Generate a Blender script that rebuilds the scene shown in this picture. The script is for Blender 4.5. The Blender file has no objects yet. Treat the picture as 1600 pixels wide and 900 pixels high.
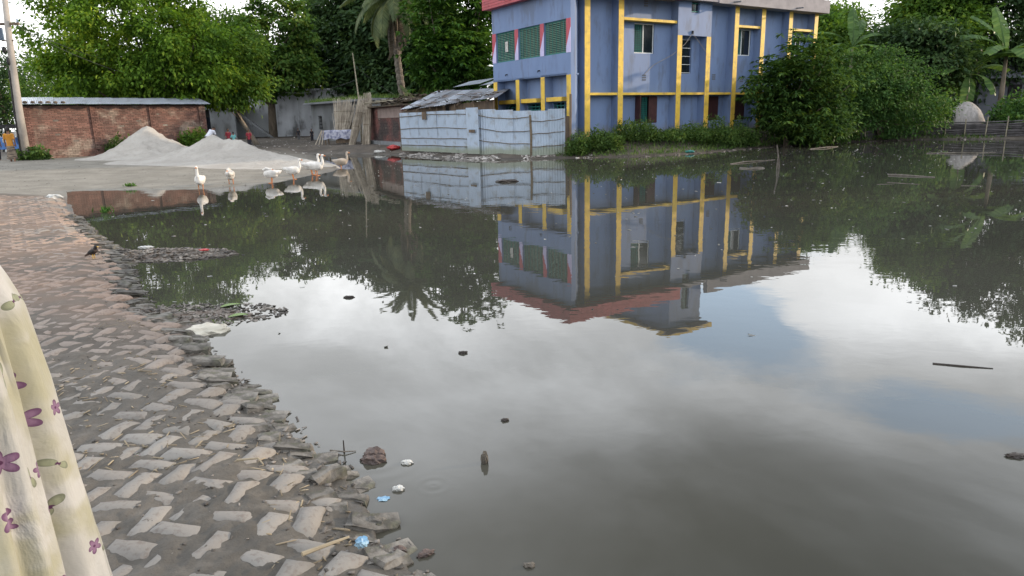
import bpy, bmesh, math, random
import numpy as np
from mathutils import Vector, Matrix

random.seed(7)
RNG = np.random.default_rng(11)
scene = bpy.context.scene
R = math.radians

# ------------------------------------------------------------------ camera
cam_d = bpy.data.cameras.new('camera')
cam = bpy.data.objects.new('camera', cam_d)
scene.collection.objects.link(cam)
cam_d.sensor_width = 36.0
cam_d.lens = 1076.86 / 1600 * 36.0
cam_d.clip_start = 0.05
cam_d.clip_end = 3000
cam.matrix_world = (Matrix.Translation((0, 0, 1.7)) @ Matrix.Rotation(R(90) - .2419, 4, 'X')
                    @ Matrix.Rotation(-.0251, 4, 'Z'))
scene.camera = cam

# ------------------------------------------------------------------ sun and sky
SUN_AZ, SUN_EL = R(77), R(14)
sun_vec = Vector((math.sin(SUN_AZ) * math.cos(SUN_EL), math.cos(SUN_AZ) * math.cos(SUN_EL), math.sin(SUN_EL)))
sun_d = bpy.data.lights.new('sun', 'SUN')
sun_d.energy = 3.6
sun_d.angle = R(1.0)
sun_d.color = (1.0, .80, .58)
sun = bpy.data.objects.new('sun', sun_d)
scene.collection.objects.link(sun)
sun.rotation_euler = sun_vec.to_track_quat('Z', 'Y').to_euler()
sun.location = (20, 0, 30)

world = bpy.data.worlds.new('World')
scene.world = world
world.use_nodes = True
nt = world.node_tree
nt.nodes.clear()


class NT:
    """tiny helper to write node trees as expressions"""
    def __init__(s, nt): s.nt = nt
    def n(s, t, **kw):
        nd = s.nt.nodes.new(t)
        for k, v in kw.items(): setattr(nd, k, v)
        return nd
    def put(s, sock, v):
        if isinstance(v, bpy.types.NodeSocket): s.nt.links.new(v, sock)
        elif isinstance(v, bpy.types.Node): s.nt.links.new(v.outputs[0], sock)
        else:
            if hasattr(sock, 'default_value'):
                if sock.type == 'RGBA' and not isinstance(v, (int, float)) and len(v) == 3: v = (*v, 1)
                if sock.type == 'RGBA' and isinstance(v, (int, float)): v = (v, v, v, 1)
                if sock.type == 'VECTOR' and isinstance(v, (int, float)): v = (v, v, v)
                sock.default_value = v
    def m(s, op, a, b=0., c=0., clamp=False):
        nd = s.n('ShaderNodeMath', operation=op, use_clamp=clamp)
        s.put(nd.inputs[0], a); s.put(nd.inputs[1], b); s.put(nd.inputs[2], c)
        return nd.outputs[0]
    def v(s, op, a, b=(0, 0, 0)):
        nd = s.n('ShaderNodeVectorMath', operation=op)
        s.put(nd.inputs[0], a)
        if op == 'SCALE': s.put(nd.inputs['Scale'], b)
        else: s.put(nd.inputs[1], b)
        return nd.outputs['Value'] if op in ('DOT_PRODUCT', 'LENGTH', 'DISTANCE') else nd.outputs[0]
    def mix(s, f, a, b, mode='MIX'):
        nd = s.n('ShaderNodeMix', data_type='RGBA', blend_type=mode)
        s.put(nd.inputs[0], f); s.put(nd.inputs[6], a); s.put(nd.inputs[7], b)
        return nd.outputs[2]
    def ramp(s, x, lo, hi, a=0., b=1., smooth=True):
        nd = s.n('ShaderNodeMapRange', interpolation_type='SMOOTHSTEP' if smooth else 'LINEAR')
        s.put(nd.inputs[0], x); s.put(nd.inputs[1], lo); s.put(nd.inputs[2], hi); s.put(nd.inputs[3], a); s.put(nd.inputs[4], b)
        return nd.outputs[0]
    def noise(s, vec, scale, detail=4., rough=.55, dist=0.):
        nd = s.n('ShaderNodeTexNoise')
        if vec is not None: s.put(nd.inputs['Vector'], vec)
        nd.inputs['Scale'].default_value = scale; nd.inputs['Detail'].default_value = detail
        nd.inputs['Roughness'].default_value = rough; nd.inputs['Distortion'].default_value = dist
        return nd.outputs[0]
    def sep(s, vec):
        nd = s.n('ShaderNodeSeparateXYZ'); s.put(nd.inputs[0], vec); return nd.outputs
    def comb(s, x, y, z):
        nd = s.n('ShaderNodeCombineXYZ'); s.put(nd.inputs[0], x); s.put(nd.inputs[1], y); s.put(nd.inputs[2], z); return nd.outputs[0]


def build_sky():
    q = NT(nt)
    out = q.n('ShaderNodeOutputWorld'); bg = q.n('ShaderNodeBackground')
    bg.inputs['Strength'].default_value = .1
    sky = q.n('ShaderNodeTexSky', sky_type='NISHITA', sun_disc=False)
    sky.sun_elevation = SUN_EL; sky.sun_rotation = SUN_AZ
    sky.air_density = 1.0; sky.dust_density = 1.6; sky.ozone_density = 1.2
    d = q.n('ShaderNodeTexCoord').outputs['Generated']
    x, y, z = q.sep(d)
    zc = q.m('MAXIMUM', z, 0.0)
    k = q.m('ADD', zc, .16)
    flat = q.comb(q.m('DIVIDE', x, k), q.m('DIVIDE', y, k), 0.)
    big = q.noise(q.v('ADD', flat, (3.1, 1.7, 0)), .55, 7, .55, .3)
    fine = q.noise(flat, 2.2, 6, .6, .2)
    dens = q.m('ADD', q.m('MULTIPLY', big, .8), q.m('MULTIPLY', fine, .2))
    # the clearing in the cloud layer, right of the building
    az = q.m('ARCTAN2', x, y)
    el = q.m('ARCSINE', zc)
    def blob(a0, e0, ra, re):
        da = q.m('DIVIDE', q.m('SUBTRACT', az, a0), ra); de = q.m('DIVIDE', q.m('SUBTRACT', el, e0), re)
        return q.m('POWER', 2.718, q.m('MULTIPLY', q.m('ADD', q.m('MULTIPLY', da, da), q.m('MULTIPLY', de, de)), -1.))
    wob = q.m('MULTIPLY', q.m('SUBTRACT', q.noise(flat, 1.6, 6, .6, .3), .5), .55)
    az = q.m('ADD', az, q.m('MULTIPLY', wob, .32)); el2 = q.m('ADD', el, q.m('MULTIPLY', q.m('SUBTRACT', q.noise(q.v('ADD', flat, (7, 3, 1)), 1.7, 6, .6), .5), .11))
    el_true = el; el = el2
    hole = q.m('ADD', blob(R(20.5), R(17.), R(7.5), R(3.6)), q.m('MULTIPLY', blob(R(34), R(21.5), R(9), R(2.2)), .8))
    puff = q.m('ADD', blob(R(29.5), R(15.), R(7.), R(3.6)), q.m('MULTIPLY', blob(R(0), R(13), R(22), R(4)), .5))
    dens = q.m('ADD', q.m('SUBTRACT', dens, q.m('MULTIPLY', hole, .36)), q.m('MULTIPLY', puff, .10))
    cover = q.ramp(dens, .32, .46)
    # brightness: lit low clouds, greyer bases higher up
    g = q.ramp(q.noise(q.v('ADD', flat, (9.3, 4.2, 2)), .85, 7, .58, .6), .36, .64)
    dark = q.m('ADD', blob(R(23), R(34), R(15), R(8.5)), q.m('MULTIPLY', blob(R(3), R(33), R(7), R(4)), .5))
    pale = q.m('ADD', blob(R(-11), R(27), R(13), R(7)), q.m('MULTIPLY', blob(R(12), R(22.5), R(15), R(2.6)), .8))
    el = el_true
    lowb = q.ramp(el, R(17), R(35), 1., 0.)
    bright = q.m('ADD', q.m('MULTIPLY', lowb, 12.5), q.m('ADD', 3.0, q.m('MULTIPLY', g, 12.)))
    bright = q.m('ADD', bright, q.m('MULTIPLY', puff, 11.))
    bright = q.m('ADD', q.m('MULTIPLY', bright, q.m('SUBTRACT', 1., q.m('MULTIPLY', dark, .55))), q.m('MULTIPLY', pale, 8.5))
    hz = q.ramp(el, R(3), R(13), .56, 1.)
    bright = q.m('MULTIPLY', bright, hz)
    warm = q.mix(q.ramp(el, R(6), R(30)), (.985, .99, .99), (.935, .975, 1.04))
    cl = q.v('SCALE', warm, bright)
    blue = q.v('ADD', q.v('SCALE', sky.outputs[0], 1.0), (8.2, 10.4, 13.2))
    col = q.mix(cover, blue, cl)
    q.put(bg.inputs['Color'], col)
    q.put(out.inputs['Surface'], bg.outputs[0])


build_sky()
scene.view_settings.view_transform = 'Standard'
scene.view_settings.look = 'None'
scene.view_settings.gamma = 1
scene.view_settings.exposure = 0.42
scene.view_settings.use_curve_mapping = False
scene.render.engine = 'CYCLES'
scene.cycles.max_bounces = 6
scene.cycles.transparent_max_bounces = 4

# ------------------------------------------------------------------ helpers
COL = scene.collection


def tag(o, label=None, cat=None, group=None, kind=None):
    if label: o['label'] = label
    if cat: o['category'] = cat
    if group: o['group'] = group
    if kind: o['kind'] = kind
    return o


def empty(name, loc=(0, 0, 0), rz=0.):
    o = bpy.data.objects.new(name, None)
    o.empty_display_size = .2
    o.location = loc; o.rotation_euler = (0, 0, rz)
    COL.objects.link(o)
    return o


def link(name, me, parent=None, loc=None, rot=None, scale=None):
    o = bpy.data.objects.new(name, me)
    COL.objects.link(o)
    if parent is not None: o.parent = parent
    if loc is not None: o.location = loc
    if rot is not None: o.rotation_euler = rot
    if scale is not None: o.scale = scale if hasattr(scale, '__len__') else (scale,) * 3
    return o


def np_mesh(name, V, F, mat=None, smooth=False, uv=None):
    """V (n,3) array, F (m,k) array of equal sized faces"""
    V = np.asarray(V, dtype=np.float32); F = np.asarray(F, dtype=np.int32)
    me = bpy.data.meshes.new(name)
    m, k = F.shape
    me.vertices.add(len(V)); me.vertices.foreach_set('co', V.ravel())
    me.loops.add(m * k); me.loops.foreach_set('vertex_index', F.ravel())
    me.polygons.add(m); me.polygons.foreach_set('loop_start', np.arange(0, m * k, k, dtype=np.int32))
    me.polygons.foreach_set('loop_total', np.full(m, k, dtype=np.int32))
    if smooth: me.polygons.foreach_set('use_smooth', np.ones(m, dtype=bool))
    if uv is not None:
        l = me.uv_layers.new(name='UVMap'); l.data.foreach_set('uv', np.asarray(uv, dtype=np.float32)[F.ravel()].ravel())
    me.update(calc_edges=True)
    if mat: me.materials.append(mat)
    return me


class MB:
    def __init__(s): s.v = []; s.f = []
    def add(s, vs, fs):
        b = len(s.v); s.v += [tuple(p) for p in vs]; s.f += [tuple(i + b for i in f) for f in fs]; return s
    def box(s, x0, x1, y0, y1, z0, z1, M=None):
        vs = [Vector((x, y, z)) for z in (z0, z1) for y in (y0, y1) for x in (x0, x1)]
        if M is not None: vs = [M @ p for p in vs]
        return s.add(vs, [(0, 2, 3, 1), (4, 5, 7, 6), (0, 1, 5, 4), (2, 6, 7, 3), (0, 4, 6, 2), (1, 3, 7, 5)])
    def beam(s, a, b, w, h, up=(0, 0, 1)):
        a, b = Vector(a), Vector(b); t = (b - a); L = t.length; t.normalize()
        x = t.cross(Vector(up))
        if x.length < 1e-4: x = t.cross(Vector((1, 0, 0)))
        x.normalize(); y = x.cross(t)
        M = Matrix((x, t, y)).transposed().to_4x4(); M.translation = a
        return s.box(-w / 2, w / 2, 0, L, -h / 2, h / 2, M)
    def tube(s, pts, rad, n=8, cap=True):
        pts = [Vector(p) for p in pts]
        if not hasattr(rad, '__len__'): rad = [rad] * len(pts)
        ref = Vector((.31, .17, .93)) if abs((pts[-1] - pts[0]).normalized().z) < .85 else Vector((1, .1, 0))
        vs = []; fs = []
        for i, p in enumerate(pts):
            t = (pts[min(i + 1, len(pts) - 1)] - pts[max(i - 1, 0)]).normalized()
            x = t.cross(ref).normalized(); y = t.cross(x)
            for k in range(n):
                a = 2 * math.pi * k / n
                vs.append(p + (x * math.cos(a) + y * math.sin(a)) * rad[i])
        for i in range(len(pts) - 1):
            for k in range(n):
                k2 = (k + 1) % n
                fs.append((i * n + k, i * n + k2, (i + 1) * n + k2, (i + 1) * n + k))
        if cap:
            fs.append(tuple(range(n - 1, -1, -1))); b = (len(pts) - 1) * n; fs.append(tuple(b + k for k in range(n)))
        return s.add(vs, fs)
    def ball(s, c, r, nu=12, nv=8, M=None):
        c = Vector(c); r = r if hasattr(r, '__len__') else (r, r, r)
        vs = [Vector((0, 0, -r[2]))]; fs = []
        for j in range(1, nv):
            ph = -math.pi / 2 + math.pi * j / nv
            for i in range(nu):
                th = 2 * math.pi * i / nu
                vs.append(Vector((r[0] * math.cos(ph) * math.cos(th), r[1] * math.cos(ph) * math.sin(th), r[2] * math.sin(ph))))
        vs.append(Vector((0, 0, r[2])))
        for i in range(nu): fs.append((0, 1 + (i + 1) % nu, 1 + i))
        for j in range(nv - 2):
            for i in range(nu):
                a = 1 + j * nu + i; b = 1 + j * nu + (i + 1) % nu
                fs.append((a, b, b + nu, a + nu))
        t = len(vs) - 1; o = 1 + (nv - 2) * nu
        for i in range(nu): fs.append((o + i, o + (i + 1) % nu, t))
        if M is not None: vs = [M @ p for p in vs]
        return s.add([p + c for p in vs], fs)
    def lathe(s, prof, n=16, c=(0, 0, 0)):
        vs = []; fs = []
        for r, z in prof:
            for k in range(n):
                a = 2 * math.pi * k / n; vs.append((c[0] + r * math.cos(a), c[1] + r * math.sin(a), c[2] + z))
        for i in range(len(prof) - 1):
            for k in range(n): fs.append((i * n + k, i * n + (k + 1) % n, (i + 1) * n + (k + 1) % n, (i + 1) * n + k))
        fs.append(tuple(range(n - 1, -1, -1))); b = (len(prof) - 1) * n; fs.append(tuple(b + k for k in range(n)))
        return s.add(vs, fs)
    def prism(s, poly, ax, t0, t1):
        """poly: 2d points; extruded along axis ax ('x','y','z') from t0 to t1"""
        n = len(poly)
        def P(p, t): return {'x': (t, p[0], p[1]), 'y': (p[0], t, p[1]), 'z': (p[0], p[1], t)}[ax]
        return s.add([P(p, t0) for p in poly] + [P(p, t1) for p in poly],
                     [tuple(range(n - 1, -1, -1)), tuple(range(n, 2 * n))] + [(i, (i + 1) % n, n + (i + 1) % n, n + i) for i in range(n)])
    def mesh(s, name, mat, smooth=False):
        me = bpy.data.meshes.new(name); me.from_pydata(s.v, [], s.f)
        bm = bmesh.new(); bm.from_mesh(me); bmesh.ops.recalc_face_normals(bm, faces=bm.faces); bm.to_mesh(me); bm.free()
        if smooth: me.polygons.foreach_set('use_smooth', [True] * len(me.polygons))
        if mat: me.materials.append(mat)
        return me
    def build(s, name, mat, parent=None, smooth=False, loc=None, rot=None):
        return link(name, s.mesh(name, mat, smooth), parent, loc, rot)


def fuse(mb, name, mat, parent=None, voxel=.02, smooth=6, loc=None, rot=None):
    """one continuous skin over overlapping volumes"""
    o = mb.build('tmp', mat)
    m = o.modifiers.new('r', 'REMESH'); m.mode = 'VOXEL'; m.voxel_size = voxel; m.use_smooth_shade = True
    m2 = o.modifiers.new('s', 'SMOOTH'); m2.factor = .5; m2.iterations = smooth
    dg = bpy.context.evaluated_depsgraph_get(); dg.update()
    me = bpy.data.meshes.new_from_object(o.evaluated_get(dg))
    me.name = name
    bpy.data.objects.remove(o)
    if not me.materials and mat: me.materials.append(mat)
    me.polygons.foreach_set('use_smooth', [True] * len(me.polygons))
    return link(name, me, parent, loc, rot)


def copy_tree(o, parent=None):
    c = o.copy(); COL.objects.link(c)
    if parent is not None: c.parent = parent
    for ch in list(o.children): copy_tree(ch, c)
    return c


# value noise on arrays
def vnoise(x, y, seed=0):
    xi = np.floor(x).astype(np.int64); yi = np.floor(y).astype(np.int64)
    fx = x - xi; fy = y - yi
    fx = fx * fx * (3 - 2 * fx); fy = fy * fy * (3 - 2 * fy)
    def h(a, b):
        n = (a * 374761393 + b * 668265263 + seed * 144665) & 0x7fffffff
        n = ((n ^ (n >> 13)) * 1274126177) & 0x7fffffff
        return ((n ^ (n >> 16)) & 0xffff) / 65535.
    return (h(xi, yi) * (1 - fx) + h(xi + 1, yi) * fx) * (1 - fy) + (h(xi, yi + 1) * (1 - fx) + h(xi + 1, yi + 1) * fx) * fy


def fbm(x, y, octv=4, seed=0, gain=.5):
    s = 0; a = 1; t = 0
    for i in range(octv):
        s = s + a * vnoise(x * 2 ** i + 17.3 * i, y * 2 ** i - 9.1 * i, seed + i); t += a; a *= gain
    return s / t


# ------------------------------------------------------------------ materials
def pm(name, c1, c2=None, scale=3., rough=.8, bump=.0, bscale=30., island=0., objrand=0., lo=.35, hi=.65, c3=None, s3=12., f3=.5,
       spec=.3, metal=0., stretch=(1, 1, 1), detail=5., hue=0., bdist=.02):
    """procedural material: two tone noise, optional third speckle tone, per piece variation, relief"""
    m = bpy.data.materials.new(name); m.use_nodes = True
    q = NT(m.node_tree); b = m.node_tree.nodes['Principled BSDF']
    tc = q.n('ShaderNodeTexCoord').outputs['Object']
    v = q.v('MULTIPLY', tc, stretch)
    col = q.mix(0., c1, c1)
    if c2: col = q.mix(q.ramp(q.noise(v, scale, detail), lo, hi), c1, c2)
    if c3: col = q.mix(q.m('MULTIPLY', q.ramp(q.noise(v, s3, 4, .6), .5, .66), f3), col, c3)
    if island or objrand or hue:
        geo = q.n('ShaderNodeNewGeometry'); oi = q.n('ShaderNodeObjectInfo')
        f = q.m('ADD', 1. - island / 2 - objrand / 2, q.m('ADD', q.m('MULTIPLY', geo.outputs['Random Per Island'], island), q.m('MULTIPLY', oi.outputs['Random'], objrand)))
        col = q.v('SCALE', col, f)
    q.put(b.inputs['Base Color'], col)
    b.inputs['Roughness'].default_value = rough; b.inputs['Specular IOR Level'].default_value = spec; b.inputs['Metallic'].default_value = metal
    if bump:
        bn = q.n('ShaderNodeBump'); bn.inputs['Strength'].default_value = bump; bn.inputs['Distance'].default_value = bdist
        q.put(bn.inputs['Height'], q.noise(v, bscale, 5, .6)); q.put(b.inputs['Normal'], bn.outputs[0])
    return m


def leafmat(name, dark, mid, lite, cl=.45, trans=.4, rough=.6, spec=.14):
    """foliage: tone by leaf (per island) and by clump (noise), some light passing through"""
    m = bpy.data.materials.new(name); m.use_nodes = True
    q = NT(m.node_tree); b = m.node_tree.nodes['Principled BSDF']; out = m.node_tree.nodes['Material Output']
    geo = q.n('ShaderNodeNewGeometry')
    n = q.noise(geo.outputs['Position'], cl, 3, .6)
    t = q.m('ADD', q.m('MULTIPLY', geo.outputs['Random Per Island'], .55), q.m('MULTIPLY', q.ramp(n, .3, .7), .45))
    col = q.mix(q.ramp(t, .1, .55), dark, mid)
    col = q.mix(q.ramp(t, .55, .95), col, lite)
    q.put(b.inputs['Base Color'], col); b.inputs['Roughness'].default_value = rough; b.inputs['Specular IOR Level'].default_value = spec
    tr = q.n('ShaderNodeBsdfTranslucent'); q.put(tr.inputs['Color'], q.v('MULTIPLY', col, (1.25, 1.2, .6)))
    mx = q.n('ShaderNodeMixShader'); mx.inputs[0].default_value = trans
    q.put(mx.inputs[1], b.outputs[0]); q.put(mx.inputs[2], tr.outputs[0]); q.put(out.inputs['Surface'], mx.outputs[0])
    return m


M = {}
M['blue'] = pm('blue_paint', (.150, .215, .365), (.132, .190, .325), 1.2, .6, .15, 60, c3=(.105, .130, .185), s3=2.2, f3=.6, bdist=.004, stretch=(1, 1, .3))
M['yellow'] = pm('yellow_paint', (.68, .465, .070), (.57, .375, .060), 2.5, .5, .12, 60, c3=(.30, .22, .10), s3=3.5, f3=.5, bdist=.004)
M['red'] = pm('red_paint', (.40, .085, .10), (.33, .075, .085), 2., .6, .1, 50, island=.18)
M['pillar_red'] = pm('pillar_red', (.42, .075, .10), (.35, .065, .09), 3., .55)
M['lavender'] = pm('lavender_paint', (.50, .46, .68), (.44, .41, .62), 3., .55)
M['cement'] = pm('grey_cement', (.30, .28, .29), (.24, .225, .235), 2., .85, .3, 40)
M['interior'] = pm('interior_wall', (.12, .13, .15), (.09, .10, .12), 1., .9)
M['teal'] = pm('teal_grille', (.035, .20, .18), (.03, .16, .15), 3., .45, objrand=.1)
M['green_slat'] = pm('green_slat', (.16, .27, .20), (.12, .22, .17), 3., .5)
M['maroon'] = pm('maroon_shutter', (.055, .022, .022), (.04, .018, .018), 4., .5)
M['alu'] = pm('white_frame', (.62, .64, .62), (.55, .57, .56), 3., .4)
M['glass'] = pm('dark_glass', (.012, .018, .028), (.01, .014, .02), 1., .06, spec=.6)
M['plinth'] = pm('plinth', (.20, .19, .18), (.12, .12, .11), 1.5, .9, .4, 20)
M['tin'] = pm('tin_sheet', (.36, .42, .49), (.30, .36, .43), .9, .38, .15, 8, objrand=.10, metal=.35, c3=(.20, .22, .20), s3=1.6, f3=.35, bdist=.01)
M['tin_bright'] = pm('tin_roof', (.46, .50, .58), (.36, .40, .47), .7, .35, .15, 6, objrand=.12, metal=.35, c3=(.20, .15, .12), s3=1.8, f3=.4, bdist=.01)
M['bamboo'] = pm('bamboo', (.13, .10, .065), (.08, .065, .045), 6., .7, .2, 30, objrand=.25)
M['bamboo_pale'] = pm('pale_bamboo', (.30, .27, .20), (.20, .18, .13), 5., .7, .2, 30, objrand=.25)
M['wood'] = pm('old_wood', (.15, .11, .075), (.085, .065, .05), 6., .8, .3, 20, stretch=(1, 1, .2))
M['jute'] = pm('jute_sticks', (.44, .39, .32), (.30, .26, .21), 2., .8, island=.5)
M['brick'] = pm('red_brick', (.170, .090, .072), (.115, .066, .055), .9, .9, .4, 60, island=.6, c3=(.27, .225, .185), s3=.8, f3=.75, bdist=.006)
M['brick_dark'] = pm('sooty_brick', (.20, .085, .075), (.055, .045, .045), .55, .9, .4, 60, island=.4, lo=.4, hi=.62, bdist=.006)
M['mortar'] = pm('mortar', (.17, .145, .125), (.10, .085, .075), 2., .95, .5, 30, c3=(.30, .27, .23), s3=1.2, f3=.6)
M['plaster_white'] = pm('weathered_whitewash', (.62, .65, .70), (.40, .42, .46), .5, .9, .3, 12, c3=(.10, .10, .10), s3=.9, f3=.8, stretch=(1, 1, .5))
M['plaster_grey'] = pm('grey_plaster', (.24, .255, .27), (.17, .18, .19), .7, .9, .3, 12, c3=(.09, .09, .085), s3=1.0, f3=.7, stretch=(1, 1, .5))
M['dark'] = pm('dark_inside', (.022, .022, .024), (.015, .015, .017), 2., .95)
M['door_blue'] = pm('blue_door', (.06, .085, .13), (.045, .06, .09), 2., .7)
M['thatch'] = pm('dark_thatch', (.11, .085, .06), (.05, .042, .034), 4., .95, .8, 20, island=.5)
M['bark'] = pm('bark', (.13, .105, .08), (.07, .058, .045), 5., .95, .8, 18, stretch=(1, 1, .3))
M['bark_pale'] = pm('pale_bark', (.20, .17, .135), (.11, .095, .075), 4., .95, .7, 18, stretch=(1, 1, .3))
M['palm_bark'] = pm('palm_bark', (.19, .165, .14), (.09, .078, .066), 6., .95, .9, 10)
M['concrete'] = pm('pole_concrete', (.33, .30, .27), (.25, .23, .21), 2., .9, .3, 30)
M['black'] = pm('black_rubber', (.02, .02, .022), (.014, .014, .015), 4., .6)
M['wire'] = pm('wire', (.05, .05, .055), None, rough=.6)
M['transf'] = pm('grey_blue_paint', (.17, .23, .31), (.13, .18, .25), 3., .5)
M['goose'] = pm('goose_white', (.66, .64, .61), (.52, .50, .47), 6., .85, .6, 35)
M['goose_dull'] = pm('goose_dull', (.50, .48, .45), (.38, .36, .33), 5., .8, .3, 60)
M['goose_grey'] = pm('goose_brown', (.26, .215, .17), (.40, .35, .30), 4., .8, .3, 60)
M['orange'] = pm('orange_bill', (.46, .18, .06), (.36, .13, .05), 8., .5)
M['skin'] = pm('skin', (.20, .105, .065), (.165, .085, .052), 5., .55)
M['hair'] = pm('black_hair', (.015, .012, .011), (.010, .009, .008), 10., .5)
M['sand'] = pm('sand', (.365, .345, .315), (.31, .29, .262), .8, .95, .7, 9, c3=(.25, .235, .21), s3=2.5, f3=.45, bdist=.08)
M['hay'] = pm('hay', (.36, .34, .33), (.27, .255, .245), 3., .95, .8, 14, stretch=(2, 2, .4), bdist=.04)
M['plastic_white'] = pm('white_plastic', (.48, .48, .46), (.34, .34, .32), 6., .35)
M['plastic_blue'] = pm('blue_plastic', (.10, .24, .40), (.26, .40, .50), 9., .35)
M['plastic_red'] = pm('red_plastic', (.42, .05, .05), (.33, .04, .04), 6., .4)
M['sack'] = pm('woven_sack', (.52, .49, .42), (.40, .38, .32), 7., .7, .3, 40)
M['husk'] = pm('coconut_husk', (.115, .085, .075), (.060, .046, .043), 9., .6, .5, 30)
M['stick'] = pm('wet_stick', (.045, .036, .03), (.025, .02, .018), 9., .5)
M['drift'] = pm('driftwood', (.13, .115, .095), (.075, .066, .055), 6., .7, .4, 20, objrand=.2)
M['straw'] = pm('straw', (.27, .225, .155), (.16, .130, .09), 5., .8, island=.6)
M['chips'] = pm('debris_chips', (.19, .17, .15), (.06, .055, .05), 4., .8, island=1.1)
M['speck'] = pm('floating_specks', (.34, .34, .32), (.17, .17, .16), 4., .7, island=1.0)
M['pale_stone'] = pm('pale_rubble', (.42, .40, .38), (.25, .23, .21), 3., .85, .4, 20, island=.4, objrand=.3)
M['green_leaf'] = pm('floating_leaf', (.12, .20, .035), (.09, .13, .03), 6., .45)
M['feather_brown'] = pm('myna_brown', (.070, .045, .034), (.045, .032, .027), 8., .6)
M['feather_dark'] = pm('myna_dark', (.016, .014, .014), None, rough=.5)
M['yellow_bill'] = pm('yellow_bill', (.60, .36, .05), None, rough=.5)

L_NEEM = leafmat('neem_leaves', (.052, .115, .018), (.130, .240, .030), (.310, .400, .044), .35, .48)
L_NEEM2 = leafmat('neem_leaves_deep', (.040, .092, .020), (.095, .185, .032), (.21, .30, .050), .4, .45)
L_BROAD = leafmat('broad_leaves', (.032, .075, .018), (.070, .140, .028), (.16, .21, .038), .5, .38)
L_DARK = leafmat('mango_leaves', (.018, .040, .017), (.040, .080, .030), (.080, .135, .045), .5, .32)
L_MID = leafmat('fresh_leaves', (.030, .078, .020), (.065, .148, .032), (.13, .23, .05), .5, .4)
L_BUSH = leafmat('bush_leaves', (.028, .068, .020), (.058, .130, .034), (.13, .22, .052), .6, .35)
L_BUSHD = leafmat('dark_bush_leaves', (.024, .058, .018), (.060, .125, .034), (.15, .24, .055), .6, .32)
L_BAN = leafmat('banana_leaves', (.055, .110, .036), (.090, .165, .050), (.150, .230, .075), .8, .4, .4)
L_PALM = leafmat('palm_leaves', (.050, .075, .038), (.095, .125, .060), (.16, .185, .09), .8, .25)
L_DEAD = leafmat('dead_fronds', (.085, .072, .060), (.16, .135, .112), (.24, .205, .17), .8, .15)
L_WEED = leafmat('weed_leaves', (.035, .070, .020), (.075, .140, .036), (.15, .21, .06), 2., .38)
# ------------------------------------------------------------------ terrain
POND = np.array([(1.2, 0.0), (.55, 1.0), (-.05, 1.8), (-.42, 2.33), (-.58, 2.52), (-.66, 2.71), (-.75, 2.93), (-.96, 3.16), (-1.16, 3.41),
    (-1.34, 3.66), (-1.66, 4.14), (-2.06, 4.63), (-2.47, 5.16), (-2.8, 5.78), (-3.43, 6.25), (-4.15, 7.33), (-4.75, 8.38), (-5.5, 9.53),
    (-6.7, 11.04), (-8.55, 13.59), (-10.69, 16.72), (-12.5, 19.6), (-11.2, 19.5), (-9.66, 19.25), (-8.41, 19.15), (-7.65, 19.9), (-6.95, 20.8),
    (-6.68, 23.06), (-6.35, 25.), (-6.5, 26.9), (-7.71, 30.1), (-9.88, 36.15), (-11.2, 40.), (-8.1, 38.6), (-5.2, 35.0), (-3.06, 31.6),
    (-.91, 29.3), (.95, 29.3), (2.37, 29.5), (5.46, 29.3), (8.44, 30.6), (11.26, 33.2), (13.19, 34.6), (17.59, 37.3), (21.72, 38.6),
    (26.69, 36.33), (31., 32.), (33., 20.), (30., 6.), (22., -5.), (8., -6.), (2.5, -2.)])


def pond_sd(x, y):
    """signed distance to the shoreline, positive on land"""
    x = np.asarray(x, float); y = np.asarray(y, float)
    d = np.full(x.shape, 1e9); ins = np.zeros(x.shape, bool)
    n = len(POND)
    for i in range(n):
        ax, ay = POND[i]; bx, by = POND[(i + 1) % n]
        ex, ey = bx - ax, by - ay
        t = np.clip(((x - ax) * ex + (y - ay) * ey) / (ex * ex + ey * ey), 0, 1)
        d = np.minimum(d, np.hypot(x - ax - t * ex, y - ay - t * ey))
        c = ((ay > y) != (by > y))
        with np.errstate(divide='ignore', invalid='ignore'):
            c &= x < (bx - ax) * (y - ay) / (by - ay + 1e-12) + ax
        ins ^= c
    return np.where(ins, -d, d)


def sst(x, a, b):
    t = np.clip((x - a) / (b - a), 0, 1); return t * t * (3 - 2 * t)


def beach_w(x, y):
    # sandy tongue left of the pond
    return sst(y - .15 * x, 18.6, 20.6) * sst(-(x * .8 + y * .25), -2.2, .4) * sst(-y, -41, -36) * sst(x, -40, -34)


def road_w(x, y):
    return sst(-(y - .15 * x), -20., -17.5) * sst(-x, -3.5, -1.5)


def spit(x, y):
    a = .085 * np.exp(-(((x + 4.75) * .95 + (y - 9.25) * -.2) / .85) ** 2 - (((y - 9.25) + (x + 4.75) * .1) / .42) ** 2)
    b = .045 * np.exp(-((x + 3.0) / .75) ** 2 - ((y - 6.15) / .33) ** 2)
    return a + b


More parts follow.
